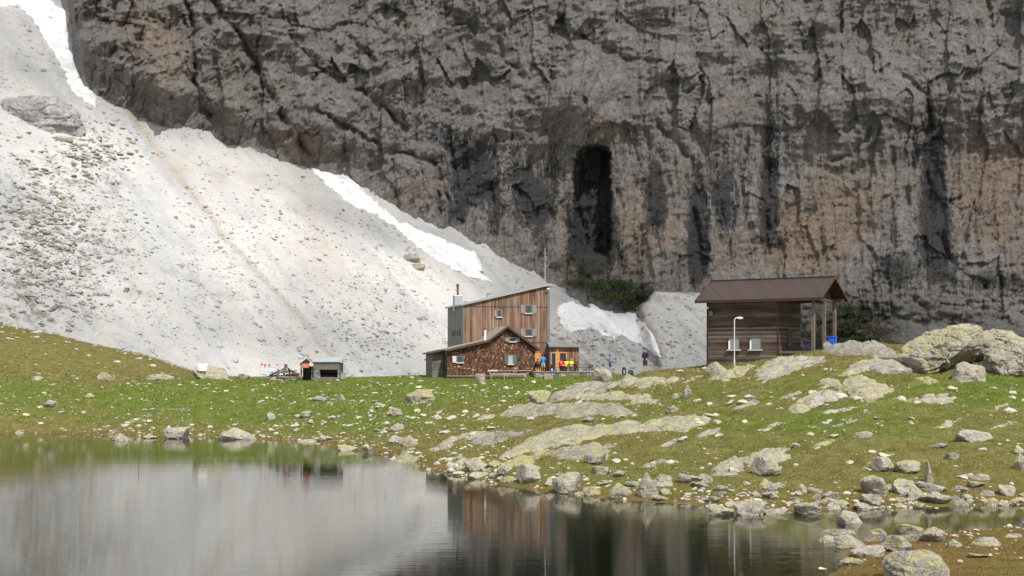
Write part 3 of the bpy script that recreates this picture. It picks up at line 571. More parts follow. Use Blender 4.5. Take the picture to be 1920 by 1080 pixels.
cliff = np_mesh('cliff', np.stack([UU * D, D, CAM_H + VV * D], -1).reshape(-1, 3), grid_faces(len(us2), len(vs2)), M['cliff'], True, None, dict(tan=tan, black=black, gravel=gravel * .8, moss=moss)); tag(cliff, kind='structure')
def cliff_d(px, py):
    i = int(np.clip(round(((px - CX) / FPX - us2[0]) / (us2[1] - us2[0])), 0, len(us2) - 1)); j = int(np.clip(round(((HORIZON - py) / FPX - vs2[0]) / (vs2[1] - vs2[0])), 0, len(vs2) - 1))
    return D[i, j]

# ------------------------------------------------------------------ snow patches lying on the scree
def snow_patch(poly, label, lift=0.5, ragged=3.0):
    xs = [p[0] for p in poly]; ys = [p[1] for p in poly]; st = 2.2
    a = np.arange(min(xs) - 8, max(xs) + 8, st); b = np.arange(min(ys) - 8, max(ys) + 8, st)
    PXs, PYs = np.meshgrid(a, b, indexing='ij')
    ragged *= 2.2; sd = sdist(PXs + ragged * fbm(PXs / 14, PYs / 14, 4, 70), PYs + ragged * fbm(PXs / 14, PYs / 14, 4, 71), poly)
    h = np.clip((sd + 1.0) / 6.0, -0.35, 1); h = np.where(h > 0, np.sqrt(np.maximum(h, 0)), h)
    base = _sd(PXs, PYs); k = np.ones(7) / 7
    for ax in (0, 1): base = np.apply_along_axis(lambda r: np.convolve(np.pad(r, 3, mode='edge'), k, 'valid'), ax, base)
    d = np.minimum(_sd(PXs, PYs), base + 5) - np.where(h > 0, (lift * h + 0.2 * fbm(PXs / 20, PYs / 10, 3, 72)) / 0.7, h * 2.5) - np.where(h > 0, np.maximum(0, _sd(PXs, PYs) - base) * 0.8, 0)
    keep = (sd > -3.5); f = grid_faces(len(a), len(b)); f = f[keep.ravel()[f].all(1)]
    used = np.unique(f); mp = np.full(PXs.size, -1); mp[used] = np.arange(len(used))
    Vv = np.stack([(PXs - CX) / FPX * d, d, CAM_H + (HORIZON - PYs) / FPX * d], -1).reshape(-1, 3)[used]
    o = np_mesh('snow_patch', Vv, mp[f], M['snow']); return tag(o, label, 'snow patch', 'old snow patches on the scree')
def sc(pts_, s, ox, oy): return [(ox + x / s, oy + y / s) for x, y in pts_]
snow_patch(sc([(-40, 30), (60, 15), (100, 50), (140, 110), (190, 190), (225, 260), (240, 300), (290, 340), (325, 362), (325, 320), (285, 270), (255, 225), (240, 140), (225, 100), (242, 52), (190, 20), (150, -20), (-40, -20)], 1.8, 0, 0), 'long snow tongue running down beside the top left edge of the cliff')
snow_patch([(575, 308), (600, 307), (640, 320), (665, 335), (690, 368), (740, 410), (790, 433), (850, 458), (893, 475), (902, 495), (905, 515), (926, 530), (880, 518), (830, 493), (800, 474), (750, 434), (700, 398), (660, 385), (620, 352)], 'narrow diagonal snow band below the cliff, above the tall wooden hut')
snow_patch(sc([(1188, 760), (1200, 720), (1260, 700), (1310, 720), (1350, 735), (1320, 700), (1280, 662), (1330, 670), (1400, 700), (1470, 735), (1500, 710), (1550, 705), (1545, 760), (1590, 800), (1640, 870), (1668, 958), (1640, 950), (1600, 905), (1540, 888), (1480, 848), (1440, 875), (1400, 850), (1350, 820), (1300, 832), (1250, 842), (1210, 800)], 2.455, 560, 280), 'broad ragged snow patch between the wooden hut and the standing hiker')
snow_patch(sc([(1165, 572), (1200, 580), (1235, 598), (1258, 626), (1225, 618), (1185, 595)], 2.455, 560, 280), 'small snow strip just right of the mast on the hut', 0.4, 1.5)
# ------------------------------------------------------------------ boulders
def ico(sub):
    bm = bmesh.new(); bmesh.ops.create_icosphere(bm, subdivisions=sub, radius=1)
    v = np.array([x.co[:] for x in bm.verts]); f = np.array([[y.index for y in x.verts] for x in bm.faces]); bm.free()
    return v / np.linalg.norm(v, axis=1)[:, None], f
ICO = {k: ico(k) for k in (2, 3, 4, 5, 6)}
def n3(v, s, seed):           # cheap 3-D noise from three 2-D slices
    return (fbm(v[:, 0] * s + v[:, 2] * s * .7, v[:, 1] * s - v[:, 2] * s * .5, 4, seed) + fbm(v[:, 2] * s * 1.1, v[:, 0] * s - v[:, 1] * s * .6, 4, seed + 5)) * 0.7
def rock_mesh(seed, sub=3, nplanes=13, planes=None, rough=0.06, sharp=45, dims=(1, 1, 1), cap=1.25, blocky=.09, cell=.55):
    """star-shaped block: unit directions cut back to a set of faces, edges eased, surface roughened"""
    r = np.random.default_rng(seed); dirs, f = ICO[sub]
    if planes is None:
        N = r.normal(size=(nplanes, 3)); N /= np.linalg.norm(N, axis=1)[:, None]; dist = r.uniform(0.5, 0.95, nplanes)
    else:
        N = np.array([p[:3] for p in planes], float); N /= np.linalg.norm(N, axis=1)[:, None]; dist = np.array([p[3] for p in planes])
    q = np.maximum(dirs @ N.T, 1e-3) / dist[None, :]
    qm = q.max(1); rad = np.minimum(cap, 1 / (qm * ((q / qm[:, None]) ** sharp).sum(1) ** (1 / sharp)))
    v0 = dirs * rad[:, None]; C = r.normal(size=(26, 3)); C /= np.linalg.norm(C, axis=1)[:, None]; base = (v0 @ C.T)      # knock off corners and spalls
    dc = base.max(0) * r.uniform(.80, .985, 26); qc = np.maximum(dirs @ C.T, 1e-3) / dc[None, :]; rad = np.minimum(rad, 1 / qc.max(1))
    rad = rad * (1 + rough * n3(dirs, 1.9, seed) + 0.6 * rough * n3(dirs, 5.5, seed + 2) + .3 * rough * n3(dirs, 14.0, seed + 4))
    if blocky:                                                  # fracture blocks standing a little proud of each other
        v0 = dirs * rad[:, None]; wb = .25 * cell * n3(v0 / cell, .9, seed + 9)
        for k, (c_, b_) in enumerate(((cell, blocky), (cell * .42, blocky * .45))):
            f1, f2, cid = worley((v0[:, 0] + .55 * v0[:, 1] + wb) / c_ + seed, (v0[:, 2] * 1.5 - .35 * v0[:, 1] + wb) / c_, (seed + k) % 50)
            rad = rad + b_ * (cid - .5) - .35 * b_ * np.exp(-((f2 - f1) / .07) ** 2)
    v = dirs * rad[:, None] * np.array(dims)
    me = bpy.data.meshes.new('boulder'); me.from_pydata(v.tolist(), [], f.tolist()); me.materials.append(M['rock'])
    me.polygons.foreach_set('use_smooth', np.ones(len(f), bool))
    b = bmesh.new(); b.from_mesh(me)
    for e in b.edges:
        if len(e.link_faces) == 2 and e.calc_face_angle() > 0.38: e.smooth = False
    b.to_mesh(me); b.free(); return me
STONES = None
ROCKS = [rock_mesh(100 + i, 4, 7 + i % 5, rough=0.07 + 0.02 * (i % 3)) for i in range(16)]
def put_rock(x, y, z, size, rz, label, group=None, me=None, tilt=0.12, name='boulder', cat='rock'):
    o = bpy.data.objects.new(name, me or ROCKS[RNG.integers(len(ROCKS))]); o.location = (x, y, z); o.scale = size
    o.rotation_euler = (RNG.uniform(-tilt, tilt), RNG.uniform(-tilt, tilt), rz); link(o); return tag(o, label, cat, group)
# (centre column, base row, width px, height px, depth/width, label, mesh seed)
HERO = [
 (1348, 966, 52, 28, .8, 'dark wet flat-topped rock in the water, just left of the squarish yellow boulder', 3),
 (1411, 966, 60, 38, .9, 'squarish yellow-lichened boulder with a dark foot standing at the water edge', 21),
 (1457, 965, 46, 15, .7, 'low pale stone in the water touching the squarish yellow boulder on its right', 5),
 (1522, 964, 66, 22, .7, 'oval yellow-topped rock lying alone in the shallow water', 6),
 (1590, 983, 54, 25, .7, 'rounded pale rock in the water above the long thin slab', 7),
 (1578, 1001, 92, 13, .35, 'long thin plank-like slab lying flat across the water', 8),
 (1650, 1014, 58, 34, .8, 'steep pinkish-grey block in the stone heap by the islet', 9),
 (1708, 1014, 56, 34, .8, 'bright yellow-lichened block in the stone heap by the islet', 10),
 (1756, 1016, 48, 30, .8, 'grey rounded block right of the bright yellow block on the islet', 11),
 (1558, 1018, 58, 16, .7, 'low mottled stone at the outer left tip of the stone heap', 12),
 (1600, 1027, 70, 20, .7, 'pale split stone at the front of the stone heap', 13),
 (1688, 1036, 62, 30, .8, 'grey and yellow lichened rock just behind the big round foreground boulder', 14),
 (1636, 1042, 72, 15, .6, 'flat pale slab at the brown shore below the stone heap', 15),
 (1600, 1060, 46, 15, .7, 'small pale stone at the left corner of the brown islet', 16),
 (1790, 1026, 30, 14, .7, 'small grey stone in the brown grass right of the islet blocks', 17),
 (1855, 1024, 58, 18, .6, 'pale long stone split by a dark gap on the islet grass', 18),
 (1834, 1046, 46, 8, .7, 'thin flat stone flush with the islet grass', 19),
 (1905, 1008, 40, 10, .7, 'low stone at the islet shore by the right edge', 20),
 (1636, 946, 40, 24, .8, 'rounded stone at the far shore below the yellow-lichened pair', 21),
 (1648, 930, 66, 36, .8, 'broad yellow-lichened rock above the far shore of the pool', 22),
 (1694, 928, 54, 28, .8, 'grey rock with yellow edges right of the broad yellow-lichened rock', 23),
 (1642, 908, 62, 20, .7, 'flat tilted slab resting above the broad yellow-lichened rock', 24),
 (1746, 922, 62, 16, .6, 'low grey slab under the upright spiky stone', 26),
 (1764, 944, 66, 20, .6, 'long pale slab on the brown bank above the pool', 27),
 (1716, 936, 36, 34, .8, 'leaning pale stone left of the long pale bank slab', 28),
 (1800, 948, 40, 18, .7, 'yellow-edged stone at the pool bank, right end of the row', 29),
 (1660, 886, 56, 28, .8, 'wedge-shaped yellowish rock in the lower right meadow', 30),
 (1706, 886, 56, 22, .7, 'slanting rock with a black shadowed underside in the lower right meadow', 31),
 (1441, 923, 36, 26, .8, 'pointed pale stone in the grass above the squarish yellow boulder', 32),
 (1504, 924, 30, 16, .8, 'flat stone with dark underside above the oval water rock', 33),
 (1845, 900, 38, 13, .7, 'upper stone of the loose cluster near the lower right edge', 34),
 (1829, 914, 38, 15, .7, 'whitish stone of the loose cluster near the lower right edge', 35),
 (1856, 930, 36, 15, .7, 'broad grey stone of the loose cluster near the lower right edge', 36),
 (1890, 930, 32, 26, .8, 'tall stone with a pale foot in the cluster near the lower right edge', 37),
 (1812, 926, 20, 11, .8, 'small stone left of the loose cluster near the lower right edge', 38),
 (1826, 829, 84, 20, .5, 'long split rock with a yellow right end in the right-hand meadow', 39),
 (1760, 838, 54, 7, .5, 'thin pale ledge stone in the grass left of the long split rock', 40),
 (1622, 822, 48, 18, .6, 'pale flaky stone in the middle of the right-hand meadow', 41),
 (1788, 862, 26, 14, .8, 'small round stone below the thin pale ledge stone', 42),
 (1916, 882, 26, 34, .8, 'grey rock cut by the right edge of the photo above the shore', 43),
 (1910, 850, 24, 20, .8, 'dark cracked stone at the right edge, above the grey rock', 44),
 (1349, 702, 46, 24, .8, 'yellow-topped rock in front of the left corner of the dark cableway hut', 45),
 (1440, 895, 72, 38, .8, 'dark-fronted boulder with a pale right end below the twin slabs', 46),
 (331, 822, 54, 22, .7, 'blocky pale rock on the far shore below the meadow trail', 47),
 (448, 824, 72, 22, .5, 'long low rock with a hump on the far shore, right of the blocky rock', 48),
 (224, 826, 42, 12, .6, 'white flat stone group at the far water edge below the trail', 49),
 (35, 812, 20, 8, .7, 'white stone at the far water edge near the left frame', 50),
 (278, 822, 26, 9, .7, 'small white shore stone between the flat white stone and the blocky rock', 51),
 (1013, 757, 44, 34, .8, 'upright blue-grey block standing at the left end of the pale slabs', 53),
 (382, 711, 82, 25, .5, 'low yellow outcrop boulder below the white trapezoid board', 55),
 (195, 713, 44, 18, .6, 'yellow boulder with dark holes at the foot of the green hill', 56),
 (296, 713, 62, 18, .5, 'wedge-shaped grey rock at the foot of the green hill, right of the thin pole', 57),
 (455, 711, 24, 12, .7, 'small boxy rock on the meadow crest right of the yellow outcrop', 58),
 (94, 764, 24, 16, .7, 'pale slanted block in the left meadow', 59),
 (165, 745, 24, 10, .6, 'pale oval stone in the left meadow above the slanted block', 60),
 (68, 714, 30, 9, .5, 'flat yellow stone at the left crest of the meadow', 61),
 (992, 907, 70, 36, .6, 'long yellow-lichened rock with a shadowed underside at the lake shore', 62),
 (1070, 922, 62, 34, .7, 'broad grey-white boulder at the lake shore, reflected below', 63),
 (1165, 932, 44, 27, .7, 'pale boulder at the shore left of the leaning dark slab', 64),
 (1213, 932, 44, 44, .5, 'dark grey slab leaning on the shore stones', 65),
 (1246, 912, 46, 26, .6, 'yellowish block behind the leaning dark slab', 66),
 (1290, 906, 50, 22, .6, 'flat-topped pale rock inland from the leaning dark slab', 67),
 (1326, 905, 40, 22, .6, 'blue-grey rock beside the flat-topped pale rock', 68),
 (892, 882, 44, 20, .6, 'pale rock over a dark hollow on the left tip of the point', 69),
 (888, 892, 20, 14, .8, 'round white stone under the dark hollow on the point', 70),
 (893, 898, 50, 11, .5, 'white flat shore stone at the left tip of the point', 71),
 (944, 886, 40, 22, .6, 'block with a sharp dark face left of the long yellow shore rock', 72),
 (953, 905, 36, 18, .7, 'rounded shore stone under the block with a sharp dark face', 73),
 (1126, 890, 36, 19, .7, 'pinkish rounded stone in the grass above the broad grey-white boulder', 74),
 (1163, 894, 26, 14, .7, 'small pale stone right of the pinkish rounded stone', 75),
 (1030, 911, 28, 18, .8, 'grey stone wedged between the yellow shore rock and the broad boulder', 76),
 (1115, 928, 46, 14, .6, 'low pale stone at the waterline right of the broad grey-white boulder', 77),
 (1140, 887, 22, 9, .6, 'flat stone sunk in the grass above the shore boulders', 78),
 (1120, 870, 48, 20, .5, 'yellow-crusted ledge rock above the shore boulders', 79),
 (745, 833, 36, 18, .7, 'dark-pitted stone on the left bank near the point', 80),
 (766, 836, 38, 18, .7, 'pale flat-topped stone on the left bank near the point', 81),
 (746, 807, 36, 15, .6, 'whitish stone in the grass above the dark-pitted stone', 82),
 (608, 827, 26, 14, .8, 'dark-sided stone at the far shore, middle of the bank', 83),
 (580, 829, 40, 10, .6, 'low grey stone at the waterline left of the dark-sided stone', 84),
 (650, 845, 40, 14, .6, 'pale cracked stone at the waterline where the bank bends', 85),
 (690, 850, 30, 14, .5, 'slanted white slab at the waterline where the bank bends', 86),
 (505, 788, 20, 14, .7, 'pale stone in the meadow above the far shore', 87),
 (1290, 742, 26, 24, .7, 'upright pointed pale stone on the upper knoll', 88),
 (1268, 748, 20, 16, .7, 'small block left of the upright pointed pale stone', 89),
 (1262, 773, 22, 12, .7, 'round stone above the long pale slab', 90),
 (1105, 792, 24, 12, .7, 'white stone below the upper pale slabs', 91),
 (1178, 711, 24, 12, .8, 'round pale stone below the backpacks', 92),
 (1556, 652, 22, 13, .8, 'round yellowish stone beside the blue bin', 93),
 (742, 781, 34, 15, .6, 'flat pale block in the meadow below the angular boulder', 94),
 (575, 782, 24, 11, .7, 'flat pinkish stone in the middle of the green meadow', 95),
 (600, 752, 30, 10, .7, 'low pale stone in the meadow below the stone shed', 96),
 (640, 752, 16, 12, .8, 'small dark-sided cube stone in the meadow below the stone shed', 97),
 (515, 713, 40, 12, .5, 'flat pale slab in front of the timber pile', 98),
 (600, 714, 50, 12, .5, 'flat pale slab in front of the stone shed', 99),
 (562, 713, 34, 12, .5, 'yellow-tinged slab between the timber pile and the stone shed', 100),
]
def mpx(w, d): return w * d / FPX
for (px, py, w, h, dr, label, seed) in HERO:
    x, d = hit(px, py); ww = mpx(w, d) * 0.47; hh = mpx(h, d); z0 = max(float(G(x, d)), -0.05)
    me = ROCKS[seed % 16]
    z = z0 + hh * 0.16
    dp = ww * (0.6 + 0.4 * dr)
    put_rock(x, d + dp * 0.6, z, (ww, dp, hh * 0.74), RNG.uniform(-.35, .35) + (math.pi if seed % 2 else 0), label, None, me)
def solid(name, label, px, py, planes, dims, seed, sub=5, rz=0, rough=.07, sharp=45, lift=0.0, cap=1.25, blocky=.12, cell=.6, cat='boulder', back=0.0, group=None):
    """a boulder with its own cut faces; dims in metres (half extents)"""
    x, d = hit(px, py); me = rock_mesh(seed, sub, planes=planes, rough=rough, sharp=sharp, dims=dims, cap=cap, blocky=blocky, cell=cell)
    o = bpy.data.objects.new(name, me); o.location = (x, d + back, float(G(x, d)) + lift); o.rotation_euler = (0, 0, rz); link(o)
    return tag(o, label, cat, group)
# big boulder group at the upper right (29 photo px per metre there)
BIG = [(-.42, -.25, .87, 1.10), (-.05, -.2, 1, 1.5), (1, -.1, .25, 2.65), (.55, -.44, -.71, .78), (0, 0, -1, 1.55), (-.75, -.25, -.6, 2.0), (-.22, -1, .06, 1.35), (.35, -.75, .5, 1.75), (0, 1, 0, 1.8), (-1, -.2, .1, 2.55), (-.6, -.65, .45, 1.55), (.55, -.8, .1, 1.9)]
solid('boulder', 'huge tilted boulder with yellow-green lichen and a dark overhang on its right side', 1786, 704, BIG, (1, 1, 1), 301, sub=6, blocky=.26, cell=1.0, rough=.05, lift=1.25, back=1.7, cap=4, sharp=70)
solid('boulder', 'lichened leaning block wedged against the right side of the huge tilted boulder', 1856, 690, [(-.7, -.5, .3, .62), (.5, -.6, .6, .75), (.9, -.2, -.25, .62), (-.3, -.6, -.7, .7), (0, 1, 0, .9), (-.25, .1, 1, 1.15), (0, 0, -1, 1.2), (0, -1, 0, .7)], (1, 1, 1), 302, sub=4, lift=1.15, back=1.5, cap=3, sharp=60)
solid('boulder', 'long yellow-topped boulder at the right edge beside the huge tilted boulder', 1938, 710, [(.32, -.35, .9, .95), (-.4, -.35, .85, 1.15), (-.1, -1, .1, 1.1), (.1, -.8, -.6, 1.0), (-1, -.25, .1, 2.1), (1, 0, 0, 2.6), (0, 1, 0, 1.5), (0, 0, -1, 1.2), (-.5, -.85, .2, 1.45)], (1, 1, 1), 303, sub=6, blocky=.3, cell=.9, rough=.06, lift=.85, back=1.4, cap=4, sharp=70)
solid('boulder', 'pale block at the foot of the dark overhang of the huge boulder', 1824, 713, [(-.6, -.7, .35, .70), (.2, -1, .2, .62), (.15, -.3, 1, .58), (1, -.2, 0, .9), (-.9, .1, .3, .95), (0, 1, 0, .9), (0, 0, -1, .7)], (1, 1, 1), 304, sub=4, lift=.2, back=.4, cap=2.5, sharp=60)
solid('boulder', 'small white wedge of rock jammed in the gap under the overhang', 1826, 690, [(-.4, -.6, .7, .4), (.5, -.7, .5, .42), (.3, -.5, -.8, .4), (-.8, -.2, -.4, .55), (0, 1, 0, .6), (1, 0, 0, .6)], (1, 1, 1), 305, sub=4, lift=.95, back=.8, cap=1.5, sharp=60)
solid('boulder', 'yellowish ridge of rock behind the long boulder at the right edge', 1932, 668, [(-.35, -.4, .85, 1.05), (.3, -.3, .9, 1.1), (0, -1, .1, 1.0), (1, 0, 0, 2.6), (-1, -.1, .1, 2.2), (0, 1, 0, 1.2), (0, 0, -1, 1.4)], (1, 1, 1), 306, blocky=.25, cell=.8, rough=.07, sub=6, lift=.4, back=4.2, cap=4, sharp=70)
solid('boulder', 'hump-backed rock in the grass left of the huge tilted boulder', 1690, 704, [(-.3, -.5, .9, .62), (.35, -.4, .9, .66), (-.95, -.3, .1, 1.5), (.9, -.3, .2, 1.5), (0, -1, -.05, .75), (0, 1, 0, .9), (0, 0, -1, .6), (.1, -.2, 1, .66)], (1, 1, 1), 307, sub=4, lift=.15, back=1.0, cap=2.5, sharp=30)
solid('boulder', 'angular yellow-topped boulder alone in the green meadow left of the hut front', 791, 755, [(-.3, -.3, .9, .78), (.5, -.35, .75, .85), (-.75, -.6, .1, .95), (.6, -.8, .05, .9), (1, -.1, .2, 1.15), (-.05, -1, .05, .85), (0, 1, 0, .9), (0, 0, -1, .6)], (1, 1, .85), 310, sub=4, lift=.22, back=.7, cap=2.2, sharp=70)
solid('boulder', 'yellow-lichened boulder at the right end of the hut terrace', 1133, 715, [(-.75, -.5, .1, .85), (.45, -.4, .75, .75), (-.1, -.3, 1, .85), (.9, -.4, 0, .85), (0, -1, .05, .7), (-.6, -.55, -.6, .7), (0, 1, 0, .8), (0, 0, -1, .6)], (.66, .66, .72), 311, sub=4, lift=.3, back=.4, cap=2, sharp=70)
# foreground boulder, cut by the bottom edge
solid('boulder', 'big round foreground boulder with bright yellow and grey lichen at the bottom edge', 1734, 1086, [(-.5, -.3, .8, .85), (.45, -.3, .85, .85), (-.9, -.4, .2, .88), (.9, -.35, .3, .88), (0, -1, .2, .8), (0, .2, 1, .86), (.1, -.6, .75, .84), (0, 1, 0, .9)], (.86, .72, .84), 308, rough=.06, sharp=16, lift=.02, back=.5)
# spiky upright stone
solid('boulder', 'upright spiky grey stone like a fin on the bank above the pool', 1744, 908, [(-.9, -.3, .45, .4), (.7, -.3, .7, .42), (0, -1, .3, .5), (0, 1, .3, .5), (1, .1, .1, .5), (-1, 0, 0, .5)], (.34, .3, .95), 309, sub=4, lift=.3, back=.2)
# rock islands out on the scree, far behind
def far_rock(label, px, py, w, h, seed, planes=None, sub=5, rough=.09, name='boulder', depth=.6):
    d = float(_sd(px, py)); me = rock_mesh(seed, sub, 16, planes, rough, 16, (mpx(w, d) / 2, mpx(w, d) / 2 * depth, mpx(h, d) / 2))
    me.materials.clear(); me.materials.append(M['knob'] if w > 60 else M['rock']); o = bpy.data.objects.new(name, me); p = at(px, py, d); o.location = (p[0], p[1] - mpx(h, d) * .05, p[2]); link(o); return tag(o, label, 'rock')
far_rock('great grey rock knob sticking out of the scree near the left edge', 68, 221, 158, 100, 401, [(-.5, -.5, .7, .75), (.1, -.5, .85, .7), (.7, -.45, .5, .72), (-.85, -.5, 0, .85), (.3, -.95, .1, .62), (-.3, -.95, 0, .66), (.9, -.3, -.1, .9), (0, 1, 0, 1), (0, -.5, -.8, .8), (-.1, .2, 1, .85)], 5, .13)
far_rock('upper brown rock of the pair on the scree left of the snow band', 770, 487, 46, 24, 402, sub=4)
far_rock('lower brown rock of the pair on the scree left of the snow band', 786, 503, 40, 20, 403, sub=4)
far_rock('small grey rock on the scree below the great grey knob', 122, 262, 50, 16, 404, sub=4)
far_rock('dark rock at the lower tip of the diagonal snow band', 902, 512, 16, 12, 405, sub=3)
far_rock('dark outcrop block on the lower left scree', 65, 345, 26, 16, 406, sub=3)
far_rock('dark outcrop block among the rubble on the scree, right of the lower left block', 118, 388, 22, 16, 407, sub=3)

# ------------------------------------------------------------------ bedrock slabs rising out of the turf
def outcrop(poly, label, h=0.28, name='rock_slab', tiltless=False):
    P = []
    for px, py in poly:
        x, d = hit(px, py); P.append((x, d))
    P = np.array(P); mn = P.min(0) - .5; mx = P.max(0) + .5; ext = mx - mn
    st = max(0.09, min(0.22, ext.max() / 90))
    a = np.arange(mn[0], mx[0], st); b = np.arange(mn[1], mx[1], st * 1.2); Xs, Ys = np.meshgrid(a, b, indexing='ij')
    rg = min(0.5, 0.10 * ext.min() + .08)
    sd = sdist(Xs + rg * fbm(Xs / .9, Ys / .9, 4, 80), Ys + 1.5 * rg * fbm(Xs / .9, Ys / .9, 4, 81), [tuple(p) for p in P])
    wd = 0.35; k = np.clip(sd / wd, -1, 1); k = np.clip(sd / (.25 + .5 * min(1.0, ext.min() / 4)), -1, 1); prof = np.where(k > 0, np.maximum(k, 0) ** .75, k * 1.2); h = h * .62
    prof = np.where(k > 0, prof * (1 + 1.1 * fbm(Xs / 1.9, Ys / 1.9, 4, 84)) - .28 * np.maximum(0, fbm(Xs / 1.1, Ys / 1.5, 3, 85) - .12) / h * .6, prof)
    sm = G(Xs, Ys)
    lay = Ys * .6 + Xs * .25 + .5 * fbm(Xs / 2, Ys / 2, 3, 82); stepf = (lay / .55) - np.floor(lay / .55)
    f1, f2, cid = worley(Xs / 1.0, Ys / 1.6, 9)
    z = sm + h * prof + np.where(sd > 0, (.10 * (stepf ** 3) + .10 * fbm(Xs / .7, Ys / .9, 4, 83) + .10 * (cid - .5) - .15 * np.exp(-((f2 - f1) / .06) ** 2)) * np.minimum(1, sd / .3), 0)
    keep = sd > -0.32; f = grid_faces(len(a), len(b)); f = f[keep.ravel()[f].all(1)]
    used = np.unique(f); mp = np.full(Xs.size, -1); mp[used] = np.arange(len(used))
    o = np_mesh(name, np.stack([Xs, Ys, z], -1).reshape(-1, 3)[used], mp[f], M['rock']); return tag(o, label, 'rock slab', 'bedrock slabs in the turf')
c2 = lambda q: sc(q, 3, 700, 640)
c7 = lambda q: sc(q, 3.84, 1420, 580)
outcrop(c2([(690, 665), (760, 610), (900, 540), (1000, 500), (1180, 475), (1280, 480), (1400, 455), (1520, 460), (1700, 425), (1900, 420), (1870, 470), (1760, 522), (1700, 505), (1500, 510), (1280, 540), (1150, 580), (1000, 600), (850, 630), (720, 668)]), 'longest pale slab band sweeping across the middle of the knoll')
outcrop(c2([(700, 415), (800, 365), (900, 350), (1050, 352), (1240, 342), (1400, 365), (1480, 400), (1400, 427), (1250, 410), (1100, 440), (1000, 418), (850, 428), (720, 422)]), 'humped slab band above the longest slab, right of the blue-grey block', .34)
outcrop(c2([(555, 450), (600, 425), (690, 415), (650, 442)]), 'narrow slab tail at the left end of the humped slab band')
outcrop(c2([(975, 340), (1010, 300), (1130, 250), (1280, 225), (1420, 240), (1250, 300), (1200, 318), (1060, 332)]), 'upper pale slab just below the hut terrace boulder', .2)
outcrop(c2([(1060, 328), (1200, 300), (1360, 285), (1600, 330), (1640, 362), (1500, 342), (1300, 330), (1160, 335)]), 'thin slab ledge between the upper pale slab and the humped band', .2)
outcrop(c2([(940, 640), (1050, 605), (1200, 585), (1360, 575), (1330, 620), (1200, 672), (1100, 665), (1000, 650)]), 'smooth slab tucked under the longest slab band', .22)
outcrop(c2([(440, 545), (560, 510), (700, 503), (740, 517), (640, 547), (500, 557)]), 'flat slab on the left flank of the knoll', .2)
outcrop(c2([(310, 610), (420, 545), (480, 538), (430, 600), (340, 618)]), 'slanting slab left of the flat slab on the knoll flank', .2)
outcrop(c2([(1185, 690), (1260, 640), (1330, 635), (1310, 668), (1220, 690)]), 'bright yellow slab at the right end of the smooth slab', .3)
outcrop(c2([(700, 742), (720, 700), (830, 650), (920, 660), (900, 692), (800, 704)]), 'shore slab just left of the long yellow shore rock', .3)
outcrop(c2([(60, 682), (180, 610), (240, 595), (200, 640), (260, 660), (130, 692)]), 'slab at the left tip of the rocky point where the two banks meet', .22)
outcrop(c2([(1260, 232), (1480, 205), (1740, 208), (1700, 236), (1500, 262), (1380, 250)]), 'flat slab strip just below the standing hiker', .16)
outcrop(c7([(290, 668), (350, 620), (480, 590), (620, 618), (560, 655), (480, 680), (360, 712)]), 'bulging slab left of the diamond slab, with a shadowed front', .42)
outcrop(c7([(540, 560), (640, 500), (760, 490), (860, 530), (950, 560), (990, 590), (860, 640), (820, 668), (720, 662), (640, 600)]), 'diamond-shaped slab in the middle of the right knoll', .3)
outcrop(c7([(585, 482), (650, 420), (760, 370), (870, 348), (920, 390), (820, 430), (740, 470), (660, 492)]), 'slab climbing toward the huge tilted boulder above the diamond slab', .34)
outcrop(c7([(0, 505), (0, 430), (100, 370), (300, 340), (500, 338), (490, 410), (380, 416), (250, 450), (150, 490), (50, 522)]), 'striped slab in front of the dark cableway hut', .25)
outcrop(c7([(470, 295), (640, 262), (900, 266), (1010, 300), (1030, 350), (900, 342), (760, 344), (620, 332), (480, 322)]), 'pale crest slab between the blue bin and the huge tilted boulder', .5)
outcrop(c7([(1120, 497), (1240, 485), (1310, 535), (1240, 548)]), 'small flat slab at the left foot of the huge tilted boulder', .18)
outcrop(c7([(1150, 662), (1220, 620), (1350, 603), (1470, 640), (1400, 672), (1250, 688)]), 'lens-shaped slab alone in the bright green grass at the right', .2)
outcrop(c7([(220, 726), (240, 698), (360, 703), (380, 726), (340, 747), (240, 744)]), 'yellow ledge stone with a dark edge at the lower left of the bulging slab', .36)
outcrop(c7([(460, 738), (560, 720), (740, 713), (640, 737), (500, 750)]), 'thin slab strip below the diamond slab', .1)
outcrop(c7([(428, 548), (470, 500), (560, 490), (612, 510), (520, 542)]), 'flat slab at the upper left of the diamond slab', .26)
outcrop([(1330, 893), (1345, 872), (1385, 855), (1400, 872), (1385, 890)], 'left one of the twin slabs above the dark-fronted boulder', .34)
outcrop([(1388, 862), (1420, 845), (1478, 842), (1475, 862), (1440, 872), (1405, 876)], 'right one of the twin slabs above the dark-fronted boulder', .34)
outcrop([(1330, 712), (1380, 690), (1420, 684), (1400, 700), (1360, 716)], 'short slab left of the striped slab', .2)
outcrop([(880, 830), (940, 812), (1000, 806), (960, 822), (905, 836)], 'low slab rib on the left flank above the point', .15)

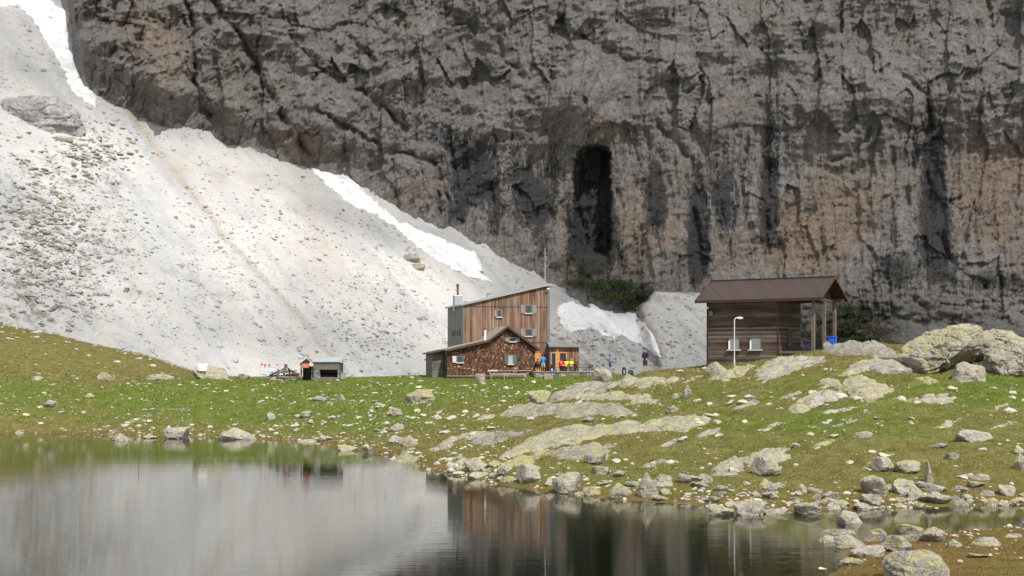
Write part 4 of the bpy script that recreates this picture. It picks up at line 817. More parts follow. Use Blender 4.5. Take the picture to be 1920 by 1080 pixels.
for (px, py, w, h) in [(1545, 832, 46, 8), (1448, 800, 60, 9), (1255, 832, 50, 9), (1108, 842, 44, 10), (1655, 862, 56, 8), (1785, 792, 60, 9), (1296, 712, 56, 9), (1190, 752, 46, 10), (1060, 806, 60, 8), (1712, 748, 40, 8), (1400, 760, 56, 9), (1590, 792, 44, 8), (1880, 800, 54, 8), (1330, 812, 50, 9), (1010, 775, 50, 8), (1480, 742, 40, 8), (1230, 868, 50, 9), (1880, 762, 40, 7), (1560, 722, 44, 8), (1010, 852, 54, 10)]:
    r_ = np.random.default_rng(px); k_ = 9
    pol = [(px + w / 2 * math.cos(q) * r_.uniform(.6, 1.15), py - h / 2 * math.sin(q) * r_.uniform(.6, 1.2) - .16 * w * math.cos(q)) for q in np.linspace(0, 6.28, k_, endpoint=False)]
    o = outcrop(pol, 'small flat slab flush with the turf of the grassy knoll', .16); o['group'] = 'small slabs in the turf'

# ------------------------------------------------------------------ loose stones: individuals first, the tiny rest as one mass
ZONES = [   # label, group, test(px,py), individuals
 ('small pale stone lying in the left meadow grass', 'stones in the left meadow', lambda x, y: (x < 640) & (y > 722) & (y < 806), 55),
 ('small pale stone in the grass between the hut front and the point', 'stones below the hut', lambda x, y: (x >= 640) & (x < 960) & (y > 722) & (y < 850), 45),
 ('small pale stone lying on the upper grassy knoll among the slabs', 'stones on the knoll', lambda x, y: (x >= 960) & (x < 1500) & (y > 712) & (y < 850), 40),
 ('small pale stone in the right meadow below the huge boulder', 'stones in the right meadow', lambda x, y: (x >= 1500) & (y > 722) & (y < 870), 48),
 ('small shore stone on the right bank of the lake', 'stones along the right bank', lambda x, y: (x >= 860) & (y >= 862) & (y < 990), 85)]
taken = [hit(h[0], h[1]) + (mpx(h[2], hit(h[0], h[1])[1]) * .6,) for h in HERO]
small_pos = []
cand = 150000
cx_ = RNG.uniform(-60, 60, cand); cy_ = np.sqrt(RNG.uniform(40 ** 2, 145 ** 2, cand)); cz_ = G(cx_, cy_)
cpx_ = CX + FPX * cx_ / cy_; cpy_ = HORIZON - FPX * (cz_ - CAM_H) / cy_
dens = 0.35 + 2.6 * np.maximum(0, fbm(cx_ / 7, cy_ / 7, 3, 90)) + 1.6 * np.exp(-((cz_ - .15) / .22) ** 2) + 5.0 * np.exp(-((cz_ - .12) / .28) ** 2) * (cpx_ > 840) * (cpx_ < 1960) * (cy_ > 53) + 1.0 * blob(cpx_, cpy_, 700, 790, 180, 40) + .3 * (cpx_ < 700) - .3 * (cpy_ < 722)  + .3 * (cpx_ > 1300) * (cpy_ > 740)
ok = (cz_ > -0.06) & (cpx_ > -60) & (cpx_ < 1980) & (cpy_ > 690) & (RNG.uniform(0, 1, cand) < dens * np.where(cpx_ < 900, .10, .11))
for (hx, hy, hr) in taken: ok &= np.hypot(cx_ - hx, cy_ - hy) > hr
ok &= ~((np.abs(cx_ - 0.3) < 9.5) & (cy_ > 138.2))
sx, sy, sz, spx, spy = cx_[ok], cy_[ok], cz_[ok], cpx_[ok], cpy_[ok]
STONES = [m_.copy() for m_ in ROCKS[:8]]
for m_ in STONES: m_.materials.clear(); m_.materials.append(M['pale_stone'])
size = 0.035 + 0.055 * RNG.exponential(1.0, len(sx)) ** 1.2; size = np.clip(size, .035, .30) * np.clip(sy / 75, .75, 1.08) * np.where(spx < 700, .8, 1)
shr = (sz < .5) & (spx > 840) & (sy > 50); size = np.where(shr, np.clip(size * 1.9, .06, .34), size)
app = size / sy
mass = np.ones(len(sx), bool)
for label, group, test, num in ZONES:
    idx = np.nonzero(test(spx, spy))[0]; idx = idx[np.argsort(-app[idx])][:num]
    for i in idx:
        s = size[i]; mass[i] = False
        put_rock(sx[i], sy[i], sz[i] + s * (.12 if shr[i] else .02), (s * RNG.uniform(.8, 1.4), s * RNG.uniform(.8, 1.2), s * RNG.uniform(.4, .7)), RNG.uniform(0, 6.28), label, group, (ROCKS if shr[i] else STONES)[RNG.integers(8)], .25, 'stone', 'stone')
sv, sf = ICO[2]; vv = []; ff = []; off = 0
var = []
for k in range(10):
    r = np.random.default_rng(900 + k); N = r.normal(size=(9, 3)); N /= np.linalg.norm(N, axis=1)[:, None]; q = np.maximum(sv @ N.T, 1e-3) / r.uniform(.55, 1, 9); var.append(sv * np.minimum(1.2, (q ** 18).sum(1) ** (-1 / 18))[:, None])
for i in np.nonzero(mass)[0]:
    s = size[i] * .8; a = RNG.uniform(0, 6.28); v = var[RNG.integers(10)] * np.array([s * RNG.uniform(.8, 1.5), s, s * RNG.uniform(.4, .8)])
    ca, sa = math.cos(a), math.sin(a)
    vv.append(np.c_[v[:, 0] * ca - v[:, 1] * sa + sx[i], v[:, 0] * sa + v[:, 1] * ca + sy[i], v[:, 2] + sz[i] + s * .1]); ff.append(sf + off); off += len(v)
for hk_ in RNG.integers(0, HX.size, 420):
    s = .08 + .10 * RNG.exponential(); v = var[RNG.integers(10)] * np.array([s * 1.3, s, s * .6]); vv.append(v + np.array([HX.ravel()[hk_], HD.ravel()[hk_], HZ.ravel()[hk_] + .04])); ff.append(sf + off); off += len(v)
peb = np_mesh('scattered_stones', np.concatenate(vv), np.concatenate(ff), M['pale_stone'], False); tag(peb, 'countless small pale stones strewn through the meadow turf', 'stones', kind='stuff')
# coarse rubble on the far scree and at the cliff foot
vv = []; ff = []; off = 0
for (n_, bx, by, rx_, ry_, s0, s1) in [(1700, 90, 450, 110, 120, .12, .6), (420, 170, 290, 80, 40, .12, .7), (1300, 400, 520, 330, 170, .05, .24), (250, 480, 420, 160, 60, .06, .5), (300, 700, 640, 120, 40, .06, .4), (600, 1090, 650, 130, 45, .12, .55), (200, 1260, 640, 50, 60, .1, .3), (400, 700, 560, 120, 90, .08, .35)]:
    for _ in range(n_):
        px = RNG.normal(bx, rx_ * .6); py = RNG.normal(by, ry_ * .6)
        if py > 715 or px < -60: continue
        u = (px - CX) / FPX
        if (HORIZON - py) / FPX > contact_v(u) - .004: continue
        d = float(_sd(px, py)); p = at(px, py, d); s = s0 + (s1 - s0) * RNG.uniform() ** 3.5
        v = var[RNG.integers(10)] * np.array([s * RNG.uniform(.8, 1.6), s, s * RNG.uniform(.5, .8)]); a = RNG.uniform(0, 6.28); ca, sa = math.cos(a), math.sin(a)
        vv.append(np.c_[v[:, 0] * ca - v[:, 1] * sa + p[0], v[:, 0] * sa + v[:, 1] * ca + p[1], v[:, 2] + p[2] + .1 * s]); ff.append(sf + off); off += len(v)
rub = np_mesh('scree_rubble', np.concatenate(vv), np.concatenate(ff), plain('scree_block_stone', (.27, .255, .225), .9, 0, .6, .5, .4), False); tag(rub, 'loose rubble blocks scattered down the pale scree', 'rubble', kind='stuff')

# fist- to wheel-sized scree stones of the slope's own pale rock
def ico_low():
    b = bmesh.new(); bmesh.ops.create_icosphere(b, subdivisions=1, radius=1); v = np.array([x.co[:] for x in b.verts]); f = np.array([[y.index for y in x.verts] for x in b.faces]); b.free(); return v, f
lv, lf_ = ico_low(); NS = 11000
spx_ = RNG.uniform(-80, 1320, NS * 2); spy_ = RNG.uniform(0, 712, NS * 2)
okk = ((HORIZON - spy_) / FPX < contact_v((spx_ - CX) / FPX) - .003) & (RNG.uniform(0, 1, NS * 2) < .35 + 1.3 * fbm((spx_ * .78 + spy_ * -.62) / 28, (spx_ * .62 + spy_ * .78) / 170, 4, 301))
spx_, spy_ = spx_[okk][:NS], spy_[okk][:NS]; dS = _sd(spx_, spy_); mS = len(spx_)
sS = .10 + .13 * RNG.exponential(1.0, mS); sS = np.minimum(sS, .75)
jitv = lv[None] * RNG.uniform(.65, 1.2, (mS, len(lv), 1)) * (sS[:, None] * np.array([1.25, 1.0, .75]))[:, None, :]
base_ = np.stack([(spx_ - CX) / FPX * dS, dS, CAM_H + (HORIZON - spy_) / FPX * dS], -1)
scs = np_mesh('scree_stones', (jitv + base_[:, None, :]).reshape(-1, 3), (lf_[None] + (np.arange(mS) * len(lv))[:, None, None]).reshape(-1, 3), M['scree'], False); tag(scs, 'pale scree stones lying all over the light slope', 'stones', kind='stuff')

# ------------------------------------------------------------------ turf: short tufts of blades over the meadow (one mass)
NT_ = 150000
tx = RNG.uniform(-1, 1, NT_ * 2); ty = 36 + (150 - 36) * RNG.uniform(0, 1, NT_ * 2) ** 0.75; tx = tx * (ty * .385 + 2)
tz = G(tx, ty); okk = (tz > .02) & (RNG.uniform(0, 1, len(tx)) < .55 + .6 * fbm(tx / 3, ty / 3, 3, 95)); tx, ty, tz = tx[okk][:NT_], ty[okk][:NT_], tz[okk][:NT_]
lu_, ru_ = bil(lush, GX0, GY0, GS, tx, ty), bil(rust, GX0, GY0, GS, tx, ty)
hk = RNG.integers(0, HX.size, 30000); jit = RNG.normal(0, .4, (30000, 2)); tx = np.r_[tx, HX.ravel()[hk] + jit[:, 0]]; ty = np.r_[ty, HD.ravel()[hk] + jit[:, 1] * .3]; tz = np.r_[tz, HZ.ravel()[hk]]; lu_ = np.r_[lu_, hl.ravel()[hk]]; ru_ = np.r_[ru_, np.full(30000, .05)]
bld = 3; m = len(tx); ang = RNG.uniform(0, 6.28, (m, bld)); hgt = RNG.uniform(.03, .095, (m, bld)) * (1 + 1.3 * np.maximum(0, fbm(tx / 1.3, ty / 1.3, 3, 97)) + .5 * fbm(tx / 9, ty / 9, 2, 98))[:, None] * (.7 + .5 * np.clip(ty / 90, .5, 1.4))[:, None]; lean = RNG.uniform(.02, .12, (m, bld)); wdt = .011 * np.clip(ty / 45, 1, 3.2)[:, None] * np.ones((m, bld))
bx = tx[:, None] + RNG.normal(0, .05, (m, bld)); by = ty[:, None] + RNG.normal(0, .05, (m, bld)); bz = tz[:, None] - .01 + 0 * bx
ca, sa = np.cos(ang), np.sin(ang); az = RNG.uniform(0, 6.28, (m, bld))
v0 = np.stack([bx - ca * wdt, by - sa * wdt, bz], -1); v1 = np.stack([bx + ca * wdt, by + sa * wdt, bz], -1); v2 = np.stack([bx + np.cos(az) * lean, by + np.sin(az) * lean, bz + hgt], -1)
gv = np.stack([v0, v1, v2], 2).reshape(-1, 3)
def rep(F): return np.repeat(lu_ if F is lush else ru_, bld * 3)
gr = np_mesh('grass', gv, np.arange(len(gv)).reshape(-1, 3), M['grass'], True, None, dict(lush=rep(lush), rust=rep(rust), tint=np.repeat(RNG.uniform(0, 1, m * bld), 3))); tag(gr, 'short alpine grass covering the banks and the knoll', 'grass', kind='stuff')

# ------------------------------------------------------------------ dwarf pines and scrub at the cliff foot
def bush(px, py, w, h, d, leaf, label, group, n_=900, name='shrub'):
    p = at(px, py, d); Wm, Hm = mpx(w, d) / 2, mpx(h, d)
    root = empty(name, tuple(p), 0, label, 'shrub', group)
    k = 9; cs = RNG.normal(0, .48, (k, 3)) * np.array([Wm, Wm * .7, Hm * .28]) + np.array([0, 0, Hm * .45])
    c = cs[RNG.integers(k, size=n_)] + RNG.normal(0, 1, (n_, 3)) * np.array([Wm * .30, Wm * .3, Hm * .18])
    c[:, 2] = np.maximum(c[:, 2], -.3)
    s = .022 * (Wm + Hm) + .08; a = RNG.normal(size=(n_, 3)); a /= np.linalg.norm(a, axis=1)[:, None]; b = np.cross(a, RNG.normal(size=(n_, 3))); b /= np.linalg.norm(b, axis=1)[:, None]
    sz_ = s * RNG.uniform(.6, 1.5, (n_, 1))
    q = np.stack([c - a * sz_, c + b * sz_ * .5, c + a * sz_, c - b * sz_ * .5], 1).reshape(-1, 3)
    o = np_mesh('foliage', q, np.arange(n_ * 4).reshape(-1, 4), leaf, True, root, dict(tint=np.repeat(RNG.uniform(0, 1, n_), 4)))
    mb = MB()
    for cc in cs: mb.tube((0, 0, -.4), tuple(cc), .09, .03, 6)
    mb.build('branches', M['bark'], root)
for i, (px, py, w, h) in enumerate([(1118, 545, 62, 26), (1158, 546, 70, 26), (1192, 566, 60, 22), (1140, 566, 70, 20), (1088, 538, 40, 18), (1176, 582, 50, 18), (1208, 556, 40, 16)]):
    d = min(float(_sd(px, py)), cliff_d(px, py)) - 1.0
    bush(px, py, w, h, d, M['pine_leaf'] if i not in (5, 6, 4) else M['scrub_leaf'], 'dark green dwarf pine at the cliff foot right of the mast' if i not in (5, 6, 4) else 'brownish scrub at the edge of the dwarf pines right of the mast', 'dwarf pines at the cliff foot')
for i, (px, py, w, h) in enumerate([(1590, 622, 50, 22), (1612, 600, 50, 20), (1645, 632, 64, 22), (1600, 650, 60, 24), (1665, 655, 60, 20), (1625, 665, 70, 24), (1585, 585, 36, 16), (1555, 630, 50, 24), (1520, 640, 60, 26)]):
    d = cliff_d(px, py) - 1.5
    bush(px, py, w, h, d, M['pine_leaf'] if i % 3 == 0 else M['scrub_leaf'], 'olive scrub on the slope behind the dark cableway hut', 'scrub behind the cableway hut', 700)
# ------------------------------------------------------------------ building pieces
def window(parent, x, z, w, h, glassm, y=0.0, shutters='', axis='y', frame=None, sill=True, bars=False, shut=None, fw=.06):
    """framed window on a wall: axis 'y' = wall faces local -y, axis 'x' = wall faces local -x. window > pane, sill, shutter"""
    def B(mb, a0, a1, d0, d1, z0, z1):
        return mb.box(a0, a1, y + d0, y + d1, z0, z1) if axis == 'y' else mb.box(y + d0, y + d1, a0, a1, z0, z1)
    f = MB()
    B(f, x - w / 2, x + w / 2, -.07, .05, z + h / 2 - fw, z + h / 2); B(f, x - w / 2, x + w / 2, -.07, .05, z - h / 2, z - h / 2 + fw)
    B(f, x - w / 2, x - w / 2 + fw, -.069, .05, z - h / 2 + fw, z + h / 2 - fw); B(f, x + w / 2 - fw, x + w / 2, -.069, .05, z - h / 2 + fw, z + h / 2 - fw)
    if bars: B(f, x - .02, x + .02, -.05, .03, z - h / 2 + fw, z + h / 2 - fw)
    fo = f.build('window', frame or M['grey_frame'], parent)
    g = MB(); B(g, x - w / 2 + fw, x + w / 2 - fw, -.025, .02, z - h / 2 + fw, z + h / 2 - fw); g.build('pane', glassm, fo)
    if sill: s = MB(); B(s, x - w / 2 - .06, x + w / 2 + .06, -.16, -.071, z - h / 2 - .06, z - h / 2 + .03); s.build('sill', M['white_frame'], fo)
    for sd in shutters:
        a0, a1 = (x - w / 2 - .62 * w, x - w / 2 - .03) if sd == 'l' else (x + w / 2 + .03, x + w / 2 + .62 * w)
        s = MB(); B(s, a0, a1, -.075, -.02, z - h / 2, z + h / 2); B(s, a0 + .03, a1 - .03, -.095, -.075, z + h * .22, z + h * .32); B(s, a0 + .03, a1 - .03, -.095, -.075, z - h * .32, z - h * .22); s.build('shutter', shut or M['shutter'], fo)
    return fo

# ---- tall timber hut with a single-pitch roof
def Gz(x, y): return float(G(x, y))
tall = empty('mountain_hut', (-5.17, 146.0, 4.35), R(14), 'tall narrow mountain hut clad in vertical brown larch boards with a sloping zinc roof', 'hut')
L, DP, ZL, ZR = 9.33, 8.0, 7.62, 9.80
MB().prism([(0, -.6), (L, -.6), (L, ZR), (0, ZL)], 0, DP).build('wall', M['larch'], tall)
m = MB(); m.prism([(0.02, -.6), (DP, -.6), (DP, ZL - .02), (0.02, ZL - .02)], -.035, -.002, 'x')
for k in range(1, 9): m.box(-.055, -.035, k * .92 - .02, k * .92 + .02, -.4, ZL - .05)
m.build('side_cladding', M['zinc'], tall)
sl = (ZR - ZL) / L
def rz_(x): return ZL + sl * x
MB().prism([(-.30, rz_(-.30) + .02), (L + .28, rz_(L + .28) + .02), (L + .28, rz_(L + .28) + .20), (-.30, rz_(-.30) + .20)], -.28, DP + .25).build('roof', M['zinc_light'], tall)
m = MB(); m.box(.0, .13, -.045, -.003, -.5, ZL - .03); m.box(L - .10, L, -.043, -.003, -.5, ZR - .06); m.build('corner_trim', M['zinc'], tall)
m = MB(); m.box(.14, L - .11, -.032, -.003, 7.50, 7.56); m.box(4.2, L - .11, -.034, -.003, 3.72, 3.80); m.build('board_joint', plain('dark_joint', (0.07, 0.045, 0.03)), tall)
window(tall, 3.93, 6.80, .52, .78, M['glass'], shutters='l', bars=False, frame=M['shutter'])
window(tall, 7.14, 7.28, .78, .88, M['glass'], shutters='lr')
window(tall, 7.14, 4.80, .78, .80, M['glass'], shutters='lr')
for yy in (1.3, 2.6, 3.9, 5.2): window(tall, yy, 4.75, .42, .62, M['glass'], y=-.036, axis='x', bars=False, sill=False, frame=M['zinc'])
c = MB(); c.box(-.15, .75, 3.6, 4.6, 7.2, 8.85); ch = c.build('chimney', M['zinc_light'], tall, .02)
MB().tube((.30, 4.1, 8.85), (.30, 4.1, 9.75), .11).tube((.30, 4.1, 9.75), (.30, 4.1, 10.1), .15).build('flue_pipe', plain('sooty_pipe', (.10, .055, .04), .7), ch)
MB().box(1.0, 1.3, 3.4, 3.8, 7.8, 8.35).build('roof_vent', M['zinc_light'], tall, .02)
v = MB(); v.box(3.1, 3.45, 1.8, 2.2, 8.3, 9.0).box(3.0, 3.55, 1.7, 2.3, 9.0, 9.06); v.build('roof_vent', M['zinc_light'], tall)
ma = MB(); ma.tube((9.1, .5, 9.6), (9.1, .5, 13.9), .06, .04); ma.bar((8.85, .5, 13.3), (9.35, .5, 13.3), .035); ma.bar((9.1, .5, 11.9), (9.55, .4, 12.0), .04); mo = ma.build('antenna_mast', M['zinc_light'], tall)
MB().ball((9.62, .3, 11.95), .2, (.7, .5, 1)).build('dish_antenna', M['black'], mo)
MB().box(9.0, 9.3, .38, .62, 12.5, 13.0).build('antenna_panel', M['zinc'], mo)
MB().tube((L + .07, -.1, .5), (L + .07, -.1, 9.65), .05).build('downpipe', M['zinc'], tall)
la = MB(); la.box(L - .25, L + .05, -.3, -.28, 9.42, 9.52); la.ball((L - .1, -.34, 9.45), .1, (1.6, 1, .7)); la.build('wall_lamp', M['white'], tall)
d_ = MB().box(7.78, 8.48, -.07, -.004, .55, 2.62).build('door', M['orange_wood'], tall); MB().ball((8.38, -.1, 1.6), .05).build('handle', M['steel'], d_)

# ---- old shingled hut in front
old = empty('shingled_hut', (-6.57, 140.0, 4.12), R(13), 'low old hut with a gable front of rough brown shingles before the tall hut', 'hut')
OW = 9.16; AP = (6.19, 5.42); BK = (4.24, 3.98); LE = (0.0, 3.0); RE = (OW, 3.35)
MB().prism([(0, .5), (OW, .5), RE, AP, BK, LE], 0, 6.2).build('wall', plain('dark_brown_wall', (0.06, 0.038, 0.026), 0.9, scale=2), old)
m = MB(); m.box(.02, OW - .02, .03, 6.0, -.9, .5); m.build('plinth', M['dark_boards'], old)
MB().box(-.03, OW + .03, -.06, .0, .44, .52).build('base_board', M['grey_boards'], old)
# real shingles: rows of thin tilted plates
wins = [(1.31, 2.16, .68, .68), (6.58, 2.15, .58, 1.0), (6.78, 4.17, .68, .44)]
def roofz(x): return float(np.interp(x, [0, BK[0], AP[0], OW], [LE[1], BK[1], AP[1], RE[1]]))
sv_, sf_, st_ = [], [], []; z = .50; row = 0; rr = np.random.default_rng(5)
while z < 5.4:
    x = -.05 - .1 * (row % 2)
    while x < OW:
        w = rr.uniform(.10, .24); a, b = max(0, x), min(OW, x + w - .008); x += w
        if b - a < .03: continue
        h = .30 + rr.uniform(-.03, .03); z0 = z + rr.uniform(-.02, .02); zt = min(z0 + h, roofz((a + b) / 2) - .03)
        if zt - z0 < .08: continue
        if any(a < wx + ww / 2 and b > wx - ww / 2 and z0 < wz + wh / 2 - .02 and z0 + .1 > wz - wh / 2 for wx, wz, ww, wh in wins): continue
        t0 = .035 + rr.uniform(0, .025); k = rr.uniform(-.012, .012); i = len(sv_)
        sv_ += [(a, -t0 - k, z0), (b, -t0 + k, z0), (b, -.008, zt), (a, -.008, zt), (a, -.002, z0), (b, -.002, z0)]
        sf_ += [(i, i + 1, i + 2, i + 3), (i + 4, i + 5, i + 1, i)]; tt = rr.beta(1.4, 2.6); st_ += [tt] * 6
    z += .17; row += 1
def m_shingle():
    t = NT('wooden_shingles'); r = t.attr('tint'); v = t.obj()
    big = t.noise(v, .7, 4); g = t.noise(t.scale(v, (16, 16, 2)), 1.0, 4)
    c = t.ramp(t.math('ADD', r, t.math('ADD', t.math('MULTIPLY', t.math('SUBTRACT', big, .5), .45), t.math('MULTIPLY', t.math('SUBTRACT', g, .5), .3))), [(0, (.04, .02, .012)), (.25, (.08, .04, .024)), (.5, (.115, .064, .039)), (.75, (.20, .115, .068)), (1, (.46, .33, .21))])
    return t.bsdf(c, .85, t.bump(g, .4, .02), spec=.15)
np_mesh('shingle_cladding', sv_, sf_, m_shingle(), False, old, dict(tint=st_))
top = [(-2.35, 2.45), LE, BK, AP, (OW + .45, 3.03)]
def thick(pts_, t): return pts_ + [(x, z - t) for x, z in pts_[::-1]]
MB().prism(thick([(x, z + .17) for x, z in top[1:]], .16), -.42, 6.3).build('roof', M['roof_brown'], old)
MB().prism(thick([(x, z + .19) for x, z in top[1:]], .24), -.47, -.421).build('fascia', plain('dark_fascia', (0.075, 0.045, 0.032)), old)
window(old, *wins[0][:2], .68, .68, M['glass'], y=-.06, shutters='l', shut=M['white_frame'])
window(old, *wins[1][:2], .58, 1.0, M['curtain'], y=-.06, shutters='lr', shut=plain('dark_green_grey_shutter', (0.10, 0.105, 0.095)))
window(old, *wins[2][:2], .68, .44, M['glass'], y=-.06, shutters='lr', bars=False)
MB().tube((4.05, .5, 3.9), (4.05, .5, 5.0), .10).tube((4.05, .5, 5.0), (4.05, .5, 5.1), .15, .05).build('flue_pipe', M['white'], old)
lt = MB(); lt.prism([(-1.15, -.9), (-.02, -.9), (-.02, 3.02), (-1.15, 2.75)], 2.0, 6.0); lo = lt.build('side_wing_wall', M['plaster'], old)
MB().prism(thick([(-1.45, 2.82), (-.005, 3.16)], .12), 1.3, 6.4).build('side_wing_roof', M['trim_maroon'], old)
for xx in (-1.0, -.81, -.62, -.43, -.24): window(old, xx, 1.55, .12, .72, M['glass'], y=1.99, bars=False, sill=False, fw=.025, frame=M['grey_boards'])

# ---- glazed annex and terrace
an = empty('annex', (3.98, 147.0, 4.85), R(8), 'small flat-eaved larch annex with orange framed glass doors beside the tall hut', 'annex')
AW = 3.16
m = MB(); m.box(0, .14, 0, 2.6, -.3, 2.72); m.box(.72, 1.02, 0, .12, -.3, 2.72); m.box(1.86, AW, 0, 2.6, -.3, 2.72); m.box(.14, .72, .0, .12, 2.2, 2.72); m.box(1.02, 1.86, .0, .12, 2.2, 2.72); m.box(.14, 1.86, 2.4, 2.6, -.3, 2.72)
m.build('wall', M['larch'], an)
MB().prism([(-.08, -.35), (AW + .45, -.35), (AW + .45, 2.9), (-.08, 2.9)], 2.722, 2.80, 'z').build('roof', M['zinc'], an)
r_ = MB(); b0 = [(-.08, -.35, 2.802), (AW + .45, -.35, 2.802), (AW + .45, 2.9, 2.802), (-.08, 2.9, 2.802)]; t0 = [(-.08, 1.6, 3.45), (1.9, 1.6, 3.45)]
V_ = [r_.bm.verts.new(p) for p in b0 + t0]
for q in ((0, 1, 5, 4), (1, 2, 5), (2, 3, 4, 5), (3, 0, 4), (3, 2, 1, 0)): r_.bm.faces.new([V_[i] for i in q])
r_.build('hip_roof', M['roof_grey'], an)
for x0, x1, n_ in ((.14, .72, 'door'), (1.02, 1.86, 'door')):
    f = MB(); f.box(x0, x0 + .09, -.05, -.002, .05, 2.2); f.box(x1 - .09, x1, -.05, -.002, .05, 2.2); f.box(x0 + .09, x1 - .09, -.048, -.002, 2.1, 2.2); f.box(x0 + .09, x1 - .09, -.048, -.002, .05, .17)
    fo = f.build(n_, M['orange_wood'], an); MB().box(x0 + .09, x1 - .09, -.02, .0, .17, 2.1).build('pane', M['glass'], fo); MB().box(x1 - .075, x1 - .045, -.10, -.05, 1.0, 1.14).build('handle', M['steel'], fo)
MB().box(.74, 1.0, -.03, -.002, .05, 2.6).build('orange_panel', M['orange_wood'], an)
MB().box(1.05, 1.83, -.2, -.052, .80, .86).build('window_shelf', M['white'], an)

def m_wall_stone():
    t = NT('dry_stone_wall'); v = t.obj(); q = t.scale(v, (1, 1, 1.7)); e = t.vor(q, 2.6, 'DISTANCE_TO_EDGE'); c_ = t.vor(q, 2.6, 'F1', 'Color')
    n_ = t.noise(v, 6, 5); c = t.mix(t.n('SeparateColor', {0: c_}).outputs[0], (.14, .13, .115), (.36, .34, .30)); c = t.mix(t.fit(n_, .5, .7, 0, .4), c, (.10, .10, .08)); c = t.mix(t.fit(e, 0, .05, .9, 0), c, (.03, .03, .025))
    return t.bsdf(c, .9, t.bump(t.math('ADD', t.fit(e, 0, .12), t.math('MULTIPLY', n_, .3)), .9, .06), spec=.1)
M['stone_wall'] = m_wall_stone()
te = empty('terrace', (0, 0, 0), 0, 'stone terrace with a dry stone front wall beside the old hut', 'terrace')
TZ = 4.98
MB().prism([(2.2, 140.0), (8.35, 139.6), (9.2, 142.5), (8.6, 147.2), (3.0, 148.2), (1.6, 144)], 4.0, TZ - .004, 'z').build('retaining_wall', M['stone_wall'], te)
MB().prism([(2.15, 139.93), (8.4, 139.53), (9.28, 142.5), (8.65, 147.3), (3.0, 148.25), (1.55, 144)], TZ - .002, TZ + .05, 'z').build('paving', plain('grey_paving', (0.28, 0.265, 0.24), .9, scale=1.5), te)
TZ += .05

# ---- furniture on and before the terrace
def picnic(loc, rz, label, length=1.9):
    r = empty('picnic_table', loc, rz, label, 'table', 'brown picnic tables on the terrace'); l = length / 2
    m = MB()
    for k in range(4): m.box(-l, l, -.37 + k * .19, -.20 + k * .19, .70, .75)
    m.build('table_top', M['table_wood'], r)
    for s in (-1, 1):
        b = MB()
        for k in range(2): b.box(-l, l, s * .72 - .13 + k * .14, s * .72 - .01 + k * .14, .41, .45)
        b.build('seat', M['table_wood'], r)
        g = MB(); g.bar((s * l * .75, -.24, .70), (s * l * .75, -.62, 0), .05, .10); g.bar((s * l * .75, .24, .70), (s * l * .75, .62, 0), .05, .10); g.bar((s * l * .75 + .052, -.80, .385), (s * l * .75 + .052, .80, .385), .05, .10); g.build('leg', M['table_wood'], r)
    return r
picnic((4.75, 142.1, TZ), R(4), 'red-brown picnic table where the people in red and yellow sit')
picnic((6.75, 141.5, TZ), R(-3), 'red-brown picnic table at the outer right end of the terrace', 2.3)
picnic((7.3, 144.2, TZ), R(5), 'red-brown picnic table set back before the right corner of the annex')
lb = empty('wall_bench', (2.55, 142.15, TZ), R(13), 'dark brown bench against the wall between the old hut and the orange door', 'bench')
MB().box(-.3, 1.0, -.2, .2, .40, .45).build('seat', M['table_wood'], lb); MB().box(-.3, 1.0, .20, .24, .45, .95).build('backrest', M['table_wood'], lb)
for s in (-.25, .9): MB().box(s, s + .06, -.18, .19, 0, .40).build('leg', M['table_wood'], lb)
bx_ = -2.45; bz = Gz(-1, 138.9); bt = empty('long_bench', (bx_, 138.9, bz), R(0), 'long silvery wooden table with a matching bench along the front of the old hut', 'bench')
H1 = 5.20 - bz; H2 = 4.80 - bz
MB().box(0, 4.4, .5, 1.05, H1 - .07, H1).build('table_top', M['bench_wood'], bt); MB().box(.02, 1.0, .42, .49, H1 - .12, H1 + .02).build('edge_board', M['white_frame'], bt)
MB().box(.25, 3.95, -.05, .28, H2 - .06, H2).build('seat', M['bench_wood'], bt); MB().box(.22, 3.9, .3, .36, H2 - .02, H2 + .05).build('rail', M['bench_wood'], bt)
for x in (.32, 1.62, 3.78): MB().box(x, x + .10, -.03, .20, -.2, H2 - .062).build('leg', M['bench_wood'], bt)
for x in (.32, 1.95, 3.6): MB().box(x, x + .09, .72, .82, -.2, H1 - .072).build('leg', M['bench_wood'], bt)
def stone_block(px, py, w, h, label, seed):
    x, d = hit(px, py); a, b = mpx(w, d) / 2, mpx(h, d)
    me = rock_mesh(seed, 4, planes=[(1, 0, 0, .8), (-1, 0, 0, .8), (0, -1, 0, .75), (0, 1, 0, .75), (0, 0, 1, .75), (.1, -.1, 1, .78), (.8, -.7, 0, .95)], sharp=40, rough=.03, dims=(a * 1.22, a * .9, b * .9))
    o = bpy.data.objects.new('stone_block', me); o.location = (x, d + .1, Gz(x, d) + b * .32); link(o); tag(o, label, 'stone block')
stone_block(900, 713, 19, 12, 'squared pale stone block at the left end of the long silvery bench', 501)
stone_block(1028, 711, 17, 10, 'squared pale stone block against the terrace front wall', 502)
stone_block(904, 718, 12, 10, 'small grey stone leaning before the squared block by the long bench', 503)

